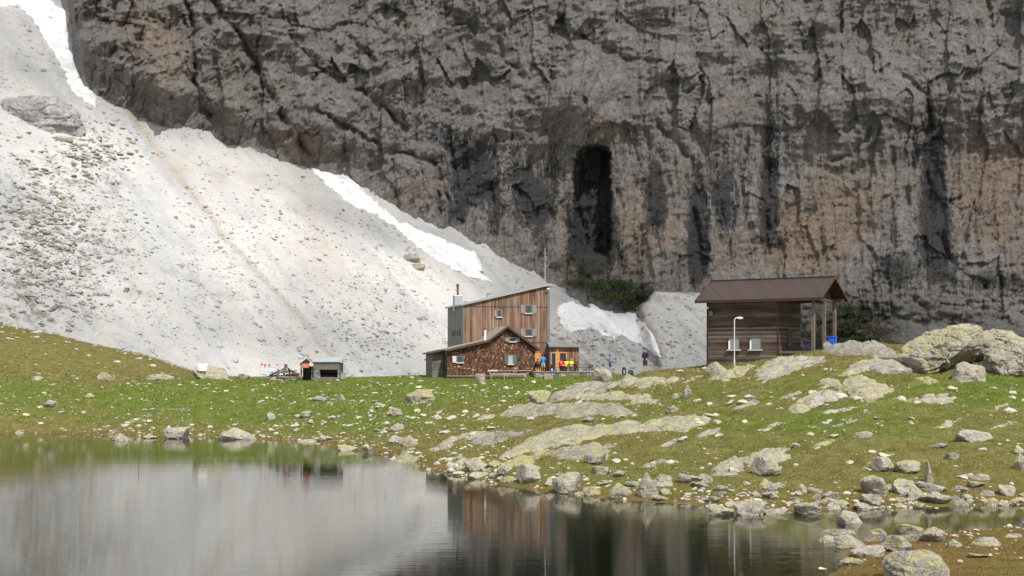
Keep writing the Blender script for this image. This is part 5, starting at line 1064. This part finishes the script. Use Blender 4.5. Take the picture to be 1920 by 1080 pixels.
# ---- dark cableway hut on the right
ch_ = empty('cableway_hut', (14.65, 104.1, 5.40), R(-33.7), 'dark weathered timber hut with a maroon metal gable roof and an open porch on posts', 'hut')
WX, WY, ZE, ZRI, YR = 5.72, 4.2, 5.42, 6.62, 2.085
MB().prism([(0, -.8), (WY, -.8), (WY, ZE), (YR, ZRI), (0, ZE)], 0, WX, 'x').build('wall', M['dark_boards'], ch_)
m = MB(); m.box(-.03, .09, -.035, -.002, -.5, ZE - .1); m.box(WX - .09, WX + .03, -.035, -.002, -.5, ZE - .1); m.build('corner_trim', M['trim_maroon'], ch_)
sl2 = (ZRI + .1 - (5.10)) / (YR + .6); X0, X1 = -.7, 9.2
def rp(y): return 5.13 + (y + .6) * sl2 if y <= YR else 5.13 + (YR + .6) * sl2 - (y - YR) * sl2
prof = [(-.6, rp(-.6)), (YR, rp(YR)), (4.77, rp(4.77))]
MB().prism(thick([(y, z + .07) for y, z in prof], .07), X0, X1, 'x').build('roof', M['roof_maroon'], ch_)
MB().prism(thick([(y, z - .002) for y, z in prof], .03), X0 + .05, X1 - .05, 'x').build('soffit', M['eave_wood'], ch_)
m = MB(); m.box(X0, X1, -.66, -.602, rp(-.6) - .12, rp(-.6) + .08)
m.prism(thick([(y, z + .09) for y, z in prof], .17), X1 + .001, X1 + .04, 'x'); m.prism(thick([(y, z + .09) for y, z in prof], .17), X0 - .04, X0 - .001, 'x'); m.bar((X0, YR, rp(YR) + .09), (X1, YR, rp(YR) + .09), .16, .05); m.build('roof_trim', M['trim_maroon'], ch_)
MB().prism([(.0, 5.2), (WY, 5.2), (YR, rp(YR) - .1)], 8.2, 8.27, 'x').build('gable_panel', M['eave_wood'], ch_)
PX_ = 8.37
for y in (0.0, 2.1, 4.2): MB().box(PX_ - .115, PX_ + .115, y - .115, y + .115, .3, 5.02).build('post', M['post_wood'], ch_, .015)
m = MB(); m.box(WX, X1 - .15, -.12, .12, 5.03, 5.25); m.box(WX, X1 - .15, WY - .12, WY + .12, 5.03, 5.25); m.box(PX_ - .11, PX_ + .11, .12, WY - .12, 5.03, 5.2); m.build('porch_beam', M['dark_boards'], ch_)
MB().box(WX + .002, PX_ + .3, -.1, WY + .1, .55, .95).build('porch_floor', M['dark_boards'], ch_)
MB().box(WX + .05, PX_ - .16, -.06, .16, 1.24, 1.40).build('porch_rail', M['post_wood'], ch_)
for x in (WX + .15, 7.1): MB().box(x, x + .1, .0, .1, .95, 1.24).build('rail_post', M['post_wood'], ch_)
m = MB(); m.box(WX + .004, WX + .05, 1.6, 2.6, .95, 3.0); dd = m.build('door', plain('dark_brown_door', (.045, .028, .02)), ch_); MB().ball((WX + .09, 1.75, 1.9), .05).build('handle', M['steel'], dd)
for x in (2.22, 3.93):
    fo = window(ch_, x, 1.98, .98, .95, M['glass_pale'], bars=False, fw=.05, sill=True, frame=M['dark_boards']); MB().box(x - .44, x - .34, -.09, -.03, 1.98 - .42, 1.98 + .20).build('lit_reveal', M['white'], fo)  # white strip paints sunlight onto the left side of the opening
la = MB(); la.box(.06, .14, -.16, -.003, 4.66, 4.74); la.ball((.1, -.24, 4.66), .14, (1, 1, .8)); la.build('wall_lamp', M['white'], ch_)
MB().box(.22, .52, -.16, -.003, 4.05, 4.4).build('junction_box', M['zinc'], ch_, .01)
MB().box(-.05, WX + .02, -.10, -.04, -.6, .02).build('base_board', M['grey_boards'], ch_)
# crate and bin at the porch
def place(px, d): return (px - CX) / FPX * d
cr = empty('storage_crate', (place(1532, 102.2), 102.2, 6.30), R(-33.7), 'dark grey crate with a lid standing at the back of the hut porch', 'crate')
MB().box(-.75, .75, -.4, .4, 0, 1.18).build('body', plain('dark_slate_plastic', (.035, .04, .055), .6), cr, .03); MB().box(-.79, .79, -.44, .44, 1.182, 1.28).build('lid', plain('slate_lid', (.06, .065, .08), .6), cr, .02)
bn = empty('wheelie_bin', (place(1561, 98.6), 98.6, 6.72), R(-20), 'bright blue plastic bin with a lid beside the porch posts', 'bin')
b = MB(); b.prism([(-.22, 0), (.22, 0), (.27, 1.0), (-.27, 1.0)], -.26, .26); b.build('body', M['blue_plastic'], bn, .03)
b = MB(); b.box(-.38, .30, -.31, .31, 1.002, 1.09); b.bar((-.40, -.28, 1.03), (-.40, .28, 1.03), .05); b.build('lid', M['blue_plastic'], bn, .02)
for s in (-.2, .2): MB().tube((s, .27, .08), (s, .33, .08), .09).build('wheel', M['black'], bn)
# lamp post
x, d = place(1377, 99.0), 99.0; zb = Gz(x, d); lp = empty('street_lamp', (x, d, zb), 0, 'thin white lamp post with a short arm before the dark cableway hut', 'lamp post')
top_ = 9.12 - zb
MB().tube((0, 0, -.2), (0, 0, top_ - .15), .045, .038).tube((0, 0, 0), (0, 0, .5), .065).build('pole', M['steel'], lp)
a_ = MB()
for k in range(6):
    t0_, t1_ = k / 6 * 1.6, (k + 1) / 6 * 1.6
    a_.tube((.22 - .22 * math.cos(t0_), 0, top_ - .15 + .2 * math.sin(t0_)), (.22 - .22 * math.cos(t1_), 0, top_ - .15 + .2 * math.sin(t1_)), .04)
a_.build('arm', M['steel'], lp); MB().ball((.40, 0, top_ + .02), .17, (1.3, .8, .55)).build('lamp_head', M['white'], lp, smooth=True)

# ---- store shed, lean-to and timber on the left
sx0, sd0 = place(588, 139.5), 139.5; sz0 = Gz(sx0 + 1, sd0) - .05
sh = empty('storage_shed', (sx0, sd0, sz0), R(-3), 'small shed with a corrugated grey upper wall, bright metal roof and dark open bay', 'shed')
SW = 2.62
MB().box(.0, .62, 0, .5, -.3, 1.2).build('stone_pillar', M['stone_wall'], sh); MB().box(SW - .18, SW, 0, .4, -.3, 1.2).build('timber_post', M['grey_boards'], sh)
MB().box(0, SW, 2.0, 2.2, -.3, 1.9).build('rear_wall', M['dark_boards'], sh); m = MB(); m.box(-.0, .12, .5, 2.0, -.3, 1.9); m.box(SW - .12, SW, .4, 2.0, -.3, 1.9); m.build('side_wall', M['dark_boards'], sh)
m = MB(); m.box(-.02, SW + .02, -.03, .08, 1.2, 1.95)
for k in range(22): m.tube((k * .12 + .05, -.035, 1.2), (k * .12 + .05, -.035, 1.95), .025, seg=6)
m.build('corrugated_panel', plain('rust_stained_zinc', (.15, .135, .12), .6, .2, .3, 2.0), sh)
MB().box(.64, SW - .2, .02, .10, -.1, .42).build('front_boards', M['grey_boards'], sh)
m = MB(); m.prism([(-.2, 1.98), (2.3, 2.42), (2.3, 2.46), (-.2, 2.02)], -.1, SW + .12, 'x'); m.build('roof', plain('bright_zinc_roof', (.36, .385, .43), .45, .3, .12), sh)
le = empty('lean_to', (place(563, 139.8), 139.8, sz0), R(-3), 'brown gabled lean-to with a dark arched mouth on the left of the metal-roofed shed', 'lean-to')
MB().prism([(0, 1.55), (1.25, 1.55), (1.25, 1.75), (.62, 2.25), (0, 1.75)], .1, 1.4).build('gable', M['dark_boards'], le)
MB().prism(thick([(-.1, 1.76), (.62, 2.34), (1.34, 1.76)], .07), 0, 1.5).build('roof', M['roof_brown'], le)
for x in (0.0, 1.12): MB().box(x, x + .13, .1, .25, -.2, 1.55).build('post', M['grey_boards'], le)
MB().box(0, 1.25, 1.3, 1.4, -.2, 1.55).build('rear_wall', M['black'], le)
def drape(px, py, d, w, h, label, mat):
    p = at(px, py, d); a = np.linspace(-1, 1, 16); Xs, Zs = np.meshgrid(a, a, indexing='ij')
    Yd = -.12 * (1 - Zs) + .08 * fbm(Xs * 1.7, Zs * 1.7, 3, 7); edge = 1 + .12 * fbm(np.arctan2(Zs, Xs), Xs * 0, 2, 3)
    V1 = np.stack([p[0] + Xs * w / 2 * edge, p[1] + Yd, p[2] + Zs * h / 2 * edge + .06 * fbm(Xs * 2, Zs, 2, 9)], -1).reshape(-1, 3)
    o = np_mesh('tarpaulin', V1, grid_faces(16, 16), mat); s = o.modifiers.new('t', 'SOLIDIFY'); s.thickness = .015; return tag(o, label, 'tarpaulin')
drape(573, 686, 139.6, .8, .4, 'crumpled orange tarpaulin hung under the brown gable of the lean-to', M['tarp'])
drape(584, 683, 139.5, .4, .4, 'small beige cloth hung between the lean-to and the shed', plain('beige_cloth', (.42, .37, .30), .85))
mb_ = empty('metal_box', (place(643, 139.8), 139.8, Gz(place(643, 139.8), 139.8)), 0, 'pale grey ribbed metal box standing right of the shed', 'box')
m = MB(); m.box(-.22, .22, -.2, .2, 0, .62); m.build('body', M['zinc_light'], mb_, .02); MB().box(-.25, .25, -.23, .23, .622, .66).build('lid', M['zinc_light'], mb_)
def P2(px, py, d): return Vector(at(px, py, d))
rr = np.random.default_rng(12)
BE = [((503, 706), (536, 690), .14), ((505, 703), (540, 688), .10), ((509, 709), (560, 706), .15), ((507, 705), (562, 703), .12), ((520, 709), (522, 692), .13), ((533, 711), (532, 690), .12), ((545, 708), (541, 690), .12), ((530, 691), (556, 700), .11), ((527, 697), (557, 695), .12),
      ((514, 700), (548, 697), .12), ((536, 703), (562, 700), .13), ((482, 709), (508, 708), .13), ((538, 690), (560, 703), .09), ((500, 708), (524, 701), .11), ((522, 706), (556, 709), .16), ((548, 709), (550, 698), .11)]
for i, (a, b, t_) in enumerate(BE):
    m = MB(); o_ = rr.uniform(-.4, .4)
    pa, pb = P2(*a, 139.3 + o_), P2(*b, 139.3 + o_ + rr.uniform(-.2, .2)); mid = (pa + pb) / 2
    m.bar(pa - mid, pb - mid, t_, t_ * rr.uniform(.7, 1.5)); o = m.build('timber_beam', M['grey_boards'] if i % 3 else M['table_wood'], None, .008); o.location = mid
    tag(o, 'silver-grey weathered beam in the jumbled timber pile left of the shed' if i % 3 else 'brown beam in the jumbled timber pile left of the shed', 'beam', 'beams of the timber pile')
brl = empty('rusty_barrel', tuple(P2(536, 689.5, 139.7)), 0, 'small rusty barrel sitting on top of the timber pile', 'barrel')
m = MB(); m.tube((0, 0, -.05), (0, 0, .34), .16, seg=16); m.tube((0, 0, .1), (0, 0, .13), .172, seg=16); m.build('body', M['rust'], brl); MB().tube((0, 0, .341), (0, 0, .36), .165, seg=16).build('lid', M['black'], brl)
drape(509, 694, 139.8, .55, .35, 'blue and white plastic sheet at the left top of the timber pile', plain('pale_blue_sheet', (.30, .42, .62), .5))
fl = empty('flag_line', tuple(P2(486, 708, 140)), 0, 'line of tiny prayer flags on thin poles left of the timber pile', 'flags')
o0 = P2(486, 708, 140); Q_ = lambda px, py: tuple(P2(px, py, 140) - o0)
for px in (488, 506): MB().tube(Q_(px, 710), Q_(px, 681), .012, .01, 6).build('pole', M['grey_boards'], fl)
m = MB(); m.tube(Q_(488, 682), Q_(497, 683.5), .006, .006, 5); m.tube(Q_(497, 683.5), Q_(506, 682), .006, .006, 5); m.build('cord', M['c_white'], fl)
for (px, py, w, h, mt) in ((491.5, 683.4, 3.2, 2.2, 'c_black'), (496.5, 686, 2.4, 6, 'c_red'), (498.2, 684, 2, 3, 'c_red'), (504.5, 685.2, 1.8, 5, 'c_navy')):
    a = Vector(Q_(px, py)); ww, hh = mpx(w, 140) / 2, mpx(h, 140) / 2; m = MB(); m.box(a.x - ww, a.x + ww, -.008, .008, a.z - hh, a.z + hh); m.build('flag', M[mt], fl)
wb = P2(380, 682, 140.4); wt = empty('white_board', (wb.x, 140.4, wb.z - .72), 0, 'white trapezoid board standing on the yellow outcrop at the meadow crest', 'board')
MB().prism([(-.36, 0), (.36, 0), (.52, .72), (-.52, .72)], -.03, .03).build('panel', M['white'], wt)
for s in (-.25, .25): MB().box(s - .03, s + .03, .031, .09, -.6, .6).build('post', M['grey_boards'], wt)
x, d = hit(260, 714); pl = empty('thin_pole', (x, d, Gz(x, d)), 0, 'thin dark pole standing at the foot of the green hill', 'pole')
MB().tube((0, 0, -.2), (0, 0, 1.92), .03, .024, 8).build('shaft', plain('dark_pole', (.07, .06, .05)), pl); MB().ball((0, 0, 1.92), .035).build('cap', M['black'], pl)
x, d = place(1144, 128.), 128.; zb = Gz(x, d); pr = empty('parasol', (x, d, zb), 0, 'furled dull purple parasol standing behind the yellow boulder by the terrace', 'parasol')
ht = 7.03 - zb; MB().tube((0, 0, -.1), (0, 0, ht), .025, .02, 8).build('pole', M['zinc'], pr)
m = MB(); m.tube((0, 0, ht - 1.45), (0, 0, ht - .5), .13, .10, 10); m.tube((0, 0, ht - .5), (0, 0, ht - .15), .10, .03, 10); m.build('canopy', M['c_purple'], pr, smooth=True); MB().tube((0, 0, ht - 1.1), (0, 0, ht - 1.05), .14, .14, 10).build('strap', M['c_black'], pr)

# ---- backpacks
def backpack(px, py, w, h, main, accent, label, rz=0, lie=0):
    x, d = hit(px, py); r = empty('backpack', (x, d, Gz(x, d)), rz, label, 'backpack'); r.rotation_euler = (lie, 0, rz)
    b = MB(); b.box(-w / 2, w / 2, -.16, .16, .02, h * .82); bo = b.build('body', main, r, .06)
    MB().box(-w * .42, w * .42, -.17, .15, h * .83, h).build('lid', main, r, .05)
    MB().box(-w * .16, w * .16, -.22, -.162, .12 * h, .66 * h).build('front_pocket', accent, r, .03)
    for s in (-1, 1): MB().bar((s * w * .28, .17, h * .8), (s * w * .3, .2, h * .1), .05, .02).build('strap', M['c_black'], r)
    return r
backpack(1170, 703, .42, .80, M['c_black'], M['c_grey'], 'tall black backpack with a pale front panel on the knoll, left of the hiker')
backpack(1184, 704, .55, .55, plain('charcoal_cloth', (.05, .053, .06), .85), M['c_navy'], 'charcoal backpack lying beside the tall black backpack', R(25), R(-25))
def place_pack(x, y, z, w, h, mt, acc, label, rz=0):
    r = empty('backpack', (x, y, z), rz, label, 'backpack'); MB().box(-w / 2, w / 2, -.14, .14, .01, h * .8).build('body', mt, r, .05); MB().box(-w * .42, w * .42, -.15, .13, h * .81, h).build('lid', mt, r, .04); MB().box(-w * .18, w * .18, -.2, -.142, .1 * h, .5 * h).build('front_pocket', acc, r, .03)
    for s in (-1, 1): MB().bar((s * w * .28, .15, h * .8), (s * w * .3, .18, h * .1), .05, .02).build('strap', M['c_black'], r)
place_pack(4.05, 140.7, TZ, .36, .62, M['c_black'], M['c_white'], 'black backpack with a white patch on the terrace before the glass door')
place_pack(4.42, 140.3, TZ, .36, .28, plain('turquoise_cloth', (.02, .22, .36), .8), M['c_navy'], 'small turquoise bag on the terrace edge')
# ------------------------------------------------------------------ people
def skin_obj(name, V_, E_, rad, mat, parent, sub=1, root=0):
    me = bpy.data.meshes.new(name); me.from_pydata(V_, E_, []); o = bpy.data.objects.new(name, me); link(o)
    sk = o.modifiers.new('s', 'SKIN'); sk.use_smooth_shade = True
    for i, r in enumerate(rad): me.skin_vertices[0].data[i].radius = (r, r); me.skin_vertices[0].data[i].use_root = (i == root)
    sb = o.modifiers.new('u', 'SUBSURF'); sb.levels = sb.render_levels = sub
    dg = bpy.context.evaluated_depsgraph_get(); dg.update(); nm = bpy.data.meshes.new_from_object(o.evaluated_get(dg)); nm.name = name
    o.modifiers.clear(); o.data = nm; nm.materials.clear(); nm.materials.append(mat); nm.polygons.foreach_set('use_smooth', np.ones(len(nm.polygons), bool)); o.parent = parent
    return o
def person(loc, rz, label, J, jacket, trousers, shoes, hair=None, leg_cut=.55, hood=False, hat=None):
    """J: joints of the pose (right side has +x); facing local -y"""
    r = empty('person', loc, rz, label, 'person')
    names = ['pelvis', 'belly', 'chest', 'neck', 'jaw', 'head', 'crown']; V_ = [J[k] for k in names]; E_ = [(i, i + 1) for i in range(6)]; rad = [.13, .12, .14, .058, .07, .095, .075]
    idx = {k: i for i, k in enumerate(names)}
    def addv(p, parent, rr_): V_.append(tuple(p)); E_.append((parent, len(V_) - 1)); rad.append(rr_); return len(V_) - 1
    for s in 'lr':
        a = addv(J['sh_' + s], 2, .06); a = addv(J['el_' + s], a, .043); a = addv(J['wr_' + s], a, .028); e = Vector(J['wr_' + s]); dr = (e - Vector(J['el_' + s])).normalized()
        pm = e + dr * .07; p_ = addv(pm, a, .032); sd = Vector((0, 1, 0)).cross(dr).normalized() if abs(dr.y) < .9 else Vector((1, 0, 0)); up_ = dr.cross(sd)
        for k, ln in enumerate((.075, .085, .08, .062)):
            o_ = (k - 1.5) * .021; q = pm + sd * o_ + dr * .04; f_ = addv(q, p_, .009); f2 = addv(q + dr * ln * .5 + up_ * .012, f_, .008); addv(q + dr * ln + up_ * .035, f2, .006)
        t_ = addv(e + dr * .035 + sd * -.035, a, .011); addv(e + dr * .075 + sd * -.055 + up_ * .012, t_, .009)
        h_ = addv(J['hp_' + s], 0, .09); k_ = addv(J['kn_' + s], h_, .058); an_ = addv(J['an_' + s], k_, .040); addv(J['to_' + s], an_, .036)
    body = skin_obj('body', V_, E_, rad, M['skin'], r)
    # nose, ears and brow belong to the same body mesh
    b = bmesh.new(); b.from_mesh(body.data); hd = Vector(J['head'])
    fwd = Vector((0, -1, 0))
    for c, rr_, sc_ in ((hd + fwd * .10 + Vector((0, 0, -.015)), .018, (.8, 1, 1.3)), (hd + Vector((.092, 0, -.01)), .026, (.4, .8, 1.2)), (hd + Vector((-.092, 0, -.01)), .026, (.4, .8, 1.2)), (hd + fwd * .085 + Vector((0, 0, -.06)), .02, (1.3, .6, .4))):
        bmesh.ops.create_uvsphere(b, u_segments=8, v_segments=6, radius=rr_, matrix=Matrix.Translation(c) @ Matrix.Diagonal((*sc_, 1)))
    b.to_mesh(body.data); b.free()
    for s in (-1, 1): MB().ball(tuple(hd + Vector((s * .035, -.088, .02))), .011, seg=8).build('eye', M['black'], body)
    # jacket, trousers, shoes as closed shells round the limbs
    V2 = [J['pelvis'], J['belly'], J['chest'], J['neck']]; E2 = [(0, 1), (1, 2), (2, 3)]; r2 = [.150, .148, .165, .085]
    for s in 'lr':
        for k, par, rr_ in (('sh_' + s, 2, .085), ('el_' + s, None, .062), ('wr_' + s, None, .045)):
            V2.append(J[k]); E2.append((par if par is not None else len(V2) - 2, len(V2) - 1)); r2.append(rr_)
    skin_obj('jacket', V2, E2, r2, jacket, r, root=1)
    V3 = [tuple(Vector(J['pelvis']) + Vector((0, 0, .04))), J['pelvis']]; E3 = [(0, 1)]; r3 = [.135, .150]
    for s in 'lr':
        kn, an_ = Vector(J['kn_' + s]), Vector(J['an_' + s])
        V3.append(J['hp_' + s]); E3.append((1, len(V3) - 1)); r3.append(.112); V3.append(tuple(kn)); E3.append((len(V3) - 2, len(V3) - 1)); r3.append(.085)
        if leg_cut: V3.append(tuple(kn.lerp(an_, leg_cut))); E3.append((len(V3) - 2, len(V3) - 1)); r3.append(.068)
    skin_obj('trousers', V3, E3, r3, trousers, r, root=1)
    for s in 'lr':
        a = Vector(J['an_' + s]); t_ = Vector(J['to_' + s]); skin_obj('shoe', [tuple(a + Vector((0, .02, .02))), tuple(a + Vector((0, .03, -.05))), tuple(t_)], [(0, 1), (1, 2)], [.055, .05, .048], shoes, r)
    hs = MB(); bmesh.ops.create_uvsphere(hs.bm, u_segments=16, v_segments=10, radius=.118 if hood else .108, matrix=Matrix.Translation(hd + Vector((0, .022, .028))) @ Matrix.Diagonal((1, 1.08, 1.08, 1)))
    for v_ in list(hs.bm.verts):
        q = v_.co - hd
        if (q.y < -.03 and q.z < .055) or q.z < (-.12 if hood else -.055): hs.bm.verts.remove(v_)
    hs.build('hood' if hood else ('cap' if hat else 'hair'), jacket if hood else (hat or hair or M['hair']), r, smooth=True)
    return r
STAND = dict(pelvis=(0, 0, .95), belly=(0, 0, 1.10), chest=(0, .01, 1.29), neck=(0, .01, 1.47), jaw=(0, -.012, 1.55), head=(0, -.02, 1.63), crown=(0, -.01, 1.70))
for s, k in (('l', -1), ('r', 1)): STAND.update({'sh_' + s: (k * .175, .01, 1.41), 'el_' + s: (k * .245, .03, 1.13), 'wr_' + s: (k * .245, -.05, .90), 'hp_' + s: (k * .09, 0, .90), 'kn_' + s: (k * .105, -.02, .50), 'an_' + s: (k * .115, .02, .10), 'to_' + s: (k * .13, -.14, .04)})
def pose(**kw): d = dict(STAND); d.update(kw); return d
SIT = pose(pelvis=(0, .06, .56), belly=(0, .05, .70), chest=(0, -.01, .89), neck=(0, -.05, 1.06), jaw=(0, -.08, 1.13), head=(0, -.09, 1.21), crown=(0, -.08, 1.28))
for s, k in (('l', -1), ('r', 1)): SIT.update({'sh_' + s: (k * .175, -.03, 1.0), 'el_' + s: (k * .24, -.18, .78), 'wr_' + s: (k * .12, -.36, .82), 'hp_' + s: (k * .09, .02, .54), 'kn_' + s: (k * .12, -.40, .52), 'an_' + s: (k * .12, -.40, .11), 'to_' + s: (k * .13, -.54, .04)})
hx, hd_ = place(1210, 103.6), 103.6
person((hx, hd_, Gz(hx, hd_)), R(-35), 'lone hiker in a dark navy jacket and dark shorts standing on the knoll', pose(wr_l=(-.17, -.14, 1.0), wr_r=(.2, -.12, 1.0), el_l=(-.26, .04, 1.15), el_r=(.26, .04, 1.15), an_l=(-.12, -.02, .1), to_l=(-.14, -.18, .04)), M['c_navy'], M['c_teal'], M['c_brown'], hair=M['hair'], leg_cut=.12)
person((place(1018, 142.3), 142.3, TZ), R(172), 'person in a bright blue jacket and light grey trousers standing on the terrace', pose(wr_l=(-.14, -.24, 1.05), wr_r=(.16, -.22, 1.02), el_l=(-.27, -.02, 1.14), el_r=(.27, -.02, 1.14), kn_l=(-.13, -.03, .5), an_l=(-.16, .02, .1), to_l=(-.18, -.14, .04), kn_r=(.13, -.02, .5), an_r=(.16, .02, .1), to_r=(.19, -.14, .04)), M['c_blue'], M['c_grey'], M['c_brown'], leg_cut=.45)
person((place(1052, 141.45), 141.45, TZ), R(176), 'person in a red top sitting at the picnic table, left of the two in yellow', SIT, M['c_red'], M['c_black'], M['c_brown'], leg_cut=.9)
person((place(1062, 141.40), 141.40, TZ), R(190), 'person in a yellow top sitting bent forward next to the one in red', dict(SIT, chest=(0, -.08, .87), neck=(0, -.17, 1.02), jaw=(0, -.22, 1.07), head=(0, -.25, 1.14), crown=(0, -.26, 1.21)), M['c_yellow'], M['c_grey'], M['c_brown'], leg_cut=.9)
person((place(1071, 141.35), 141.35, TZ), R(160), 'person in a yellow jacket sitting upright, rightmost of the three at the table', SIT, M['c_yellow'], M['c_grey'], M['c_black'], hair=plain('fair_hair', (.30, .22, .10)), leg_cut=.9)
person((place(1079, 142.9), 142.9, TZ), R(10), 'dark-haired person in a dark top sitting on the far side of the picnic table', SIT, M['c_black'], M['c_navy'], M['c_black'], leg_cut=.9)
person((2.62, 141.95, TZ), R(13), 'person in black sitting on the wall bench beside the old hut corner', SIT, M['c_black'], M['c_black'], M['c_brown'], hair=plain('reddish_hair', (.10, .03, .02)), leg_cut=.9)

# ------------------------------------------------------------------ sun, sky and an unseen cloud bank, shaped to shade the rock face and scree
EL, AZ = 52.0, math.atan2(.50, -.87)                               # AZ measured from +Y towards +X
S = Vector((math.sin(AZ) * math.cos(R(EL)), math.cos(AZ) * math.cos(R(EL)), math.sin(R(EL))))
sun = bpy.data.lights.new('sun', 'SUN'); sun.energy = 4.4; sun.angle = R(0.53); sun.color = (1.0, .972, .94)
so = bpy.data.objects.new('sun', sun); so.rotation_euler = S.to_track_quat('Z', 'Y').to_euler(); so.location = (0, 0, 300); COL.objects.link(so)
w = bpy.data.worlds.new('World'); scene.world = w; w.use_nodes = True; nt = w.node_tree; nt.nodes.clear()
sky = nt.nodes.new('ShaderNodeTexSky'); sky.sky_type = 'NISHITA'; sky.sun_disc = False; sky.sun_elevation = R(EL); sky.sun_rotation = AZ; sky.altitude = 2000; sky.dust_density = 1.5
tc = nt.nodes.new('ShaderNodeTexCoord'); nz = nt.nodes.new('ShaderNodeTexNoise'); nz.inputs['Scale'].default_value = 2.2; nz.inputs['Detail'].default_value = 6; nt.links.new(tc.outputs['Generated'], nz.inputs['Vector'])
mr = nt.nodes.new('ShaderNodeMapRange'); mr.inputs[1].default_value = .36; mr.inputs[2].default_value = .56; nt.links.new(nz.outputs[0], mr.inputs[0])
mx = nt.nodes.new('ShaderNodeMix'); mx.data_type = 'RGBA'; mx.inputs[7].default_value = (7.5, 7.3, 7.0, 1)
nt.links.new(mr.outputs[0], mx.inputs[0]); nt.links.new(sky.outputs[0], mx.inputs[6])
bg = nt.nodes.new('ShaderNodeBackground'); bg.inputs[1].default_value = .11; nt.links.new(mx.outputs[2], bg.inputs[0]); ow = nt.nodes.new('ShaderNodeOutputWorld'); nt.links.new(bg.outputs[0], ow.inputs[0])
ZC = 430.0; kx, ky = S.x / S.z, S.y / S.z
a = np.arange(-380, 360, 5.0); b = np.arange(170, 560, 5.0); Xs, Ys = np.meshgrid(a, b, indexing='ij')     # where its shadow would fall at lake level
yb = np.interp(a, [-380, -260, -142, -95, -42, -14, 0, 12, 40, 80, 150, 360], [480, 440, 397, 354, 330, 304, 285, 266, 250, 238, 230, 220])[:, None]
den = sstep(-38, 28, Ys - yb + 16 * fbm(Xs / 38, Ys / 38, 4, 200)) * (.80 + .25 * fbm(Xs / 60, Ys / 60, 4, 203))
den = np.maximum(den, .40 * sstep(.10, .40, fbm(Xs / 55, Ys / 30, 3, 205)) * sstep(205, 235, Ys) * (Xs < 40))
for (bx, by, rx_, ry_, k) in [(-95, 222, 60, 22, .4), (-28, 254, 60, 22, .42), (-128, 350, 42, 46, .52), (-110, 262, 30, 18, .3), (-25, 285, 22, 12, .3)]: den = np.maximum(den, k * np.exp(-((Xs - bx) / rx_) ** 2 - ((Ys - by) / ry_) ** 2))
for (bx, by, rx_, ry_) in [(-78, 282, 34, 26), (-45, 300, 30, 16), (-90, 310, 20, 16)]: den = den * (1 - .95 * np.exp(-(((Xs - bx) / rx_) ** 2 + ((Ys - by) / ry_) ** 2) ** 2))  # holes cleared in the cloud opacity to keep mid scree sunlit
den = np.clip(den * np.where(Ys < 345, 1.15, 1), 0, np.clip(.47 + .29 * sstep(-30, 5, Xs) * sstep(350, 322, Ys), 0, .86)) * sstep(-380, -340, Xs) * sstep(360, 320, Xs) * sstep(560, 520, Ys)
Vt, Ft, At = [], [], []
gf = grid_faces(len(a), len(b))
for sgn in (1, -1):
    hgt_ = 30 * np.sqrt(np.clip(den, 0, 1)) * (sgn if sgn > 0 else -.5) * (1 + .6 * fbm(Xs / 25, Ys / 25, 4, 210)); zc = ZC + hgt_
    Vt.append(np.stack([Xs + kx * zc, Ys + ky * zc, zc], -1).reshape(-1, 3)); Ft.append(gf + (0 if sgn > 0 else len(Vt[0]))); At.append(den.ravel())
Ft = np.concatenate(Ft); Vt = np.concatenate(Vt); At = np.concatenate(At); Ft = Ft[(At[Ft] > .01).any(1)]
def m_shade_cloud():
    t = NT('shade_cloud_vapour'); al = t.n('Attribute', attribute_name='opacity').outputs['Fac']; al = t.math('SUBTRACT', 1.0, t.math('SQRT', t.math('SUBTRACT', 1.0, al, clamp=True)))
    tr = t.n('BsdfTransparent'); df = t.n('BsdfDiffuse', {'Color': (.9, .9, .9)}); tl = t.n('BsdfTranslucent', {'Color': (.28, .28, .28)})
    m1 = t.n('MixShader', {0: .5, 1: df.outputs[0], 2: tl.outputs[0]}); m2 = t.n('MixShader', {0: al, 1: tr.outputs[0], 2: m1.outputs[0]}); t.t.links.new(m2.outputs[0], t.out.inputs[0]); return t.m
cl = np_mesh('cloud', Vt, Ft, m_shade_cloud(), True, None, dict(opacity=At)); tag(cl, 'unseen cloud bank shaped to shade the cliff and scree', 'cloud', kind='structure')

# ------------------------------------------------------------------ camera and output
cam = bpy.data.cameras.new('camera'); cam.sensor_width = 36; cam.lens = 36 * FPX / 1920; cam.shift_y = (HORIZON - 540) / 1920; cam.clip_start = .5; cam.clip_end = 5000
co = bpy.data.objects.new('camera', cam); co.location = (0, 0, CAM_H); co.rotation_euler = (R(90), 0, 0); COL.objects.link(co); scene.camera = co
scene.view_settings.view_transform = 'Standard'; scene.view_settings.look = 'None'; scene.view_settings.exposure = 0.42; scene.view_settings.gamma = 1; scene.view_settings.use_curve_mapping = False
scene.cycles.use_denoising = True; scene.cycles.max_bounces = 6; scene.cycles.diffuse_bounces = 3; scene.cycles.glossy_bounces = 3; scene.cycles.transparent_max_bounces = 8
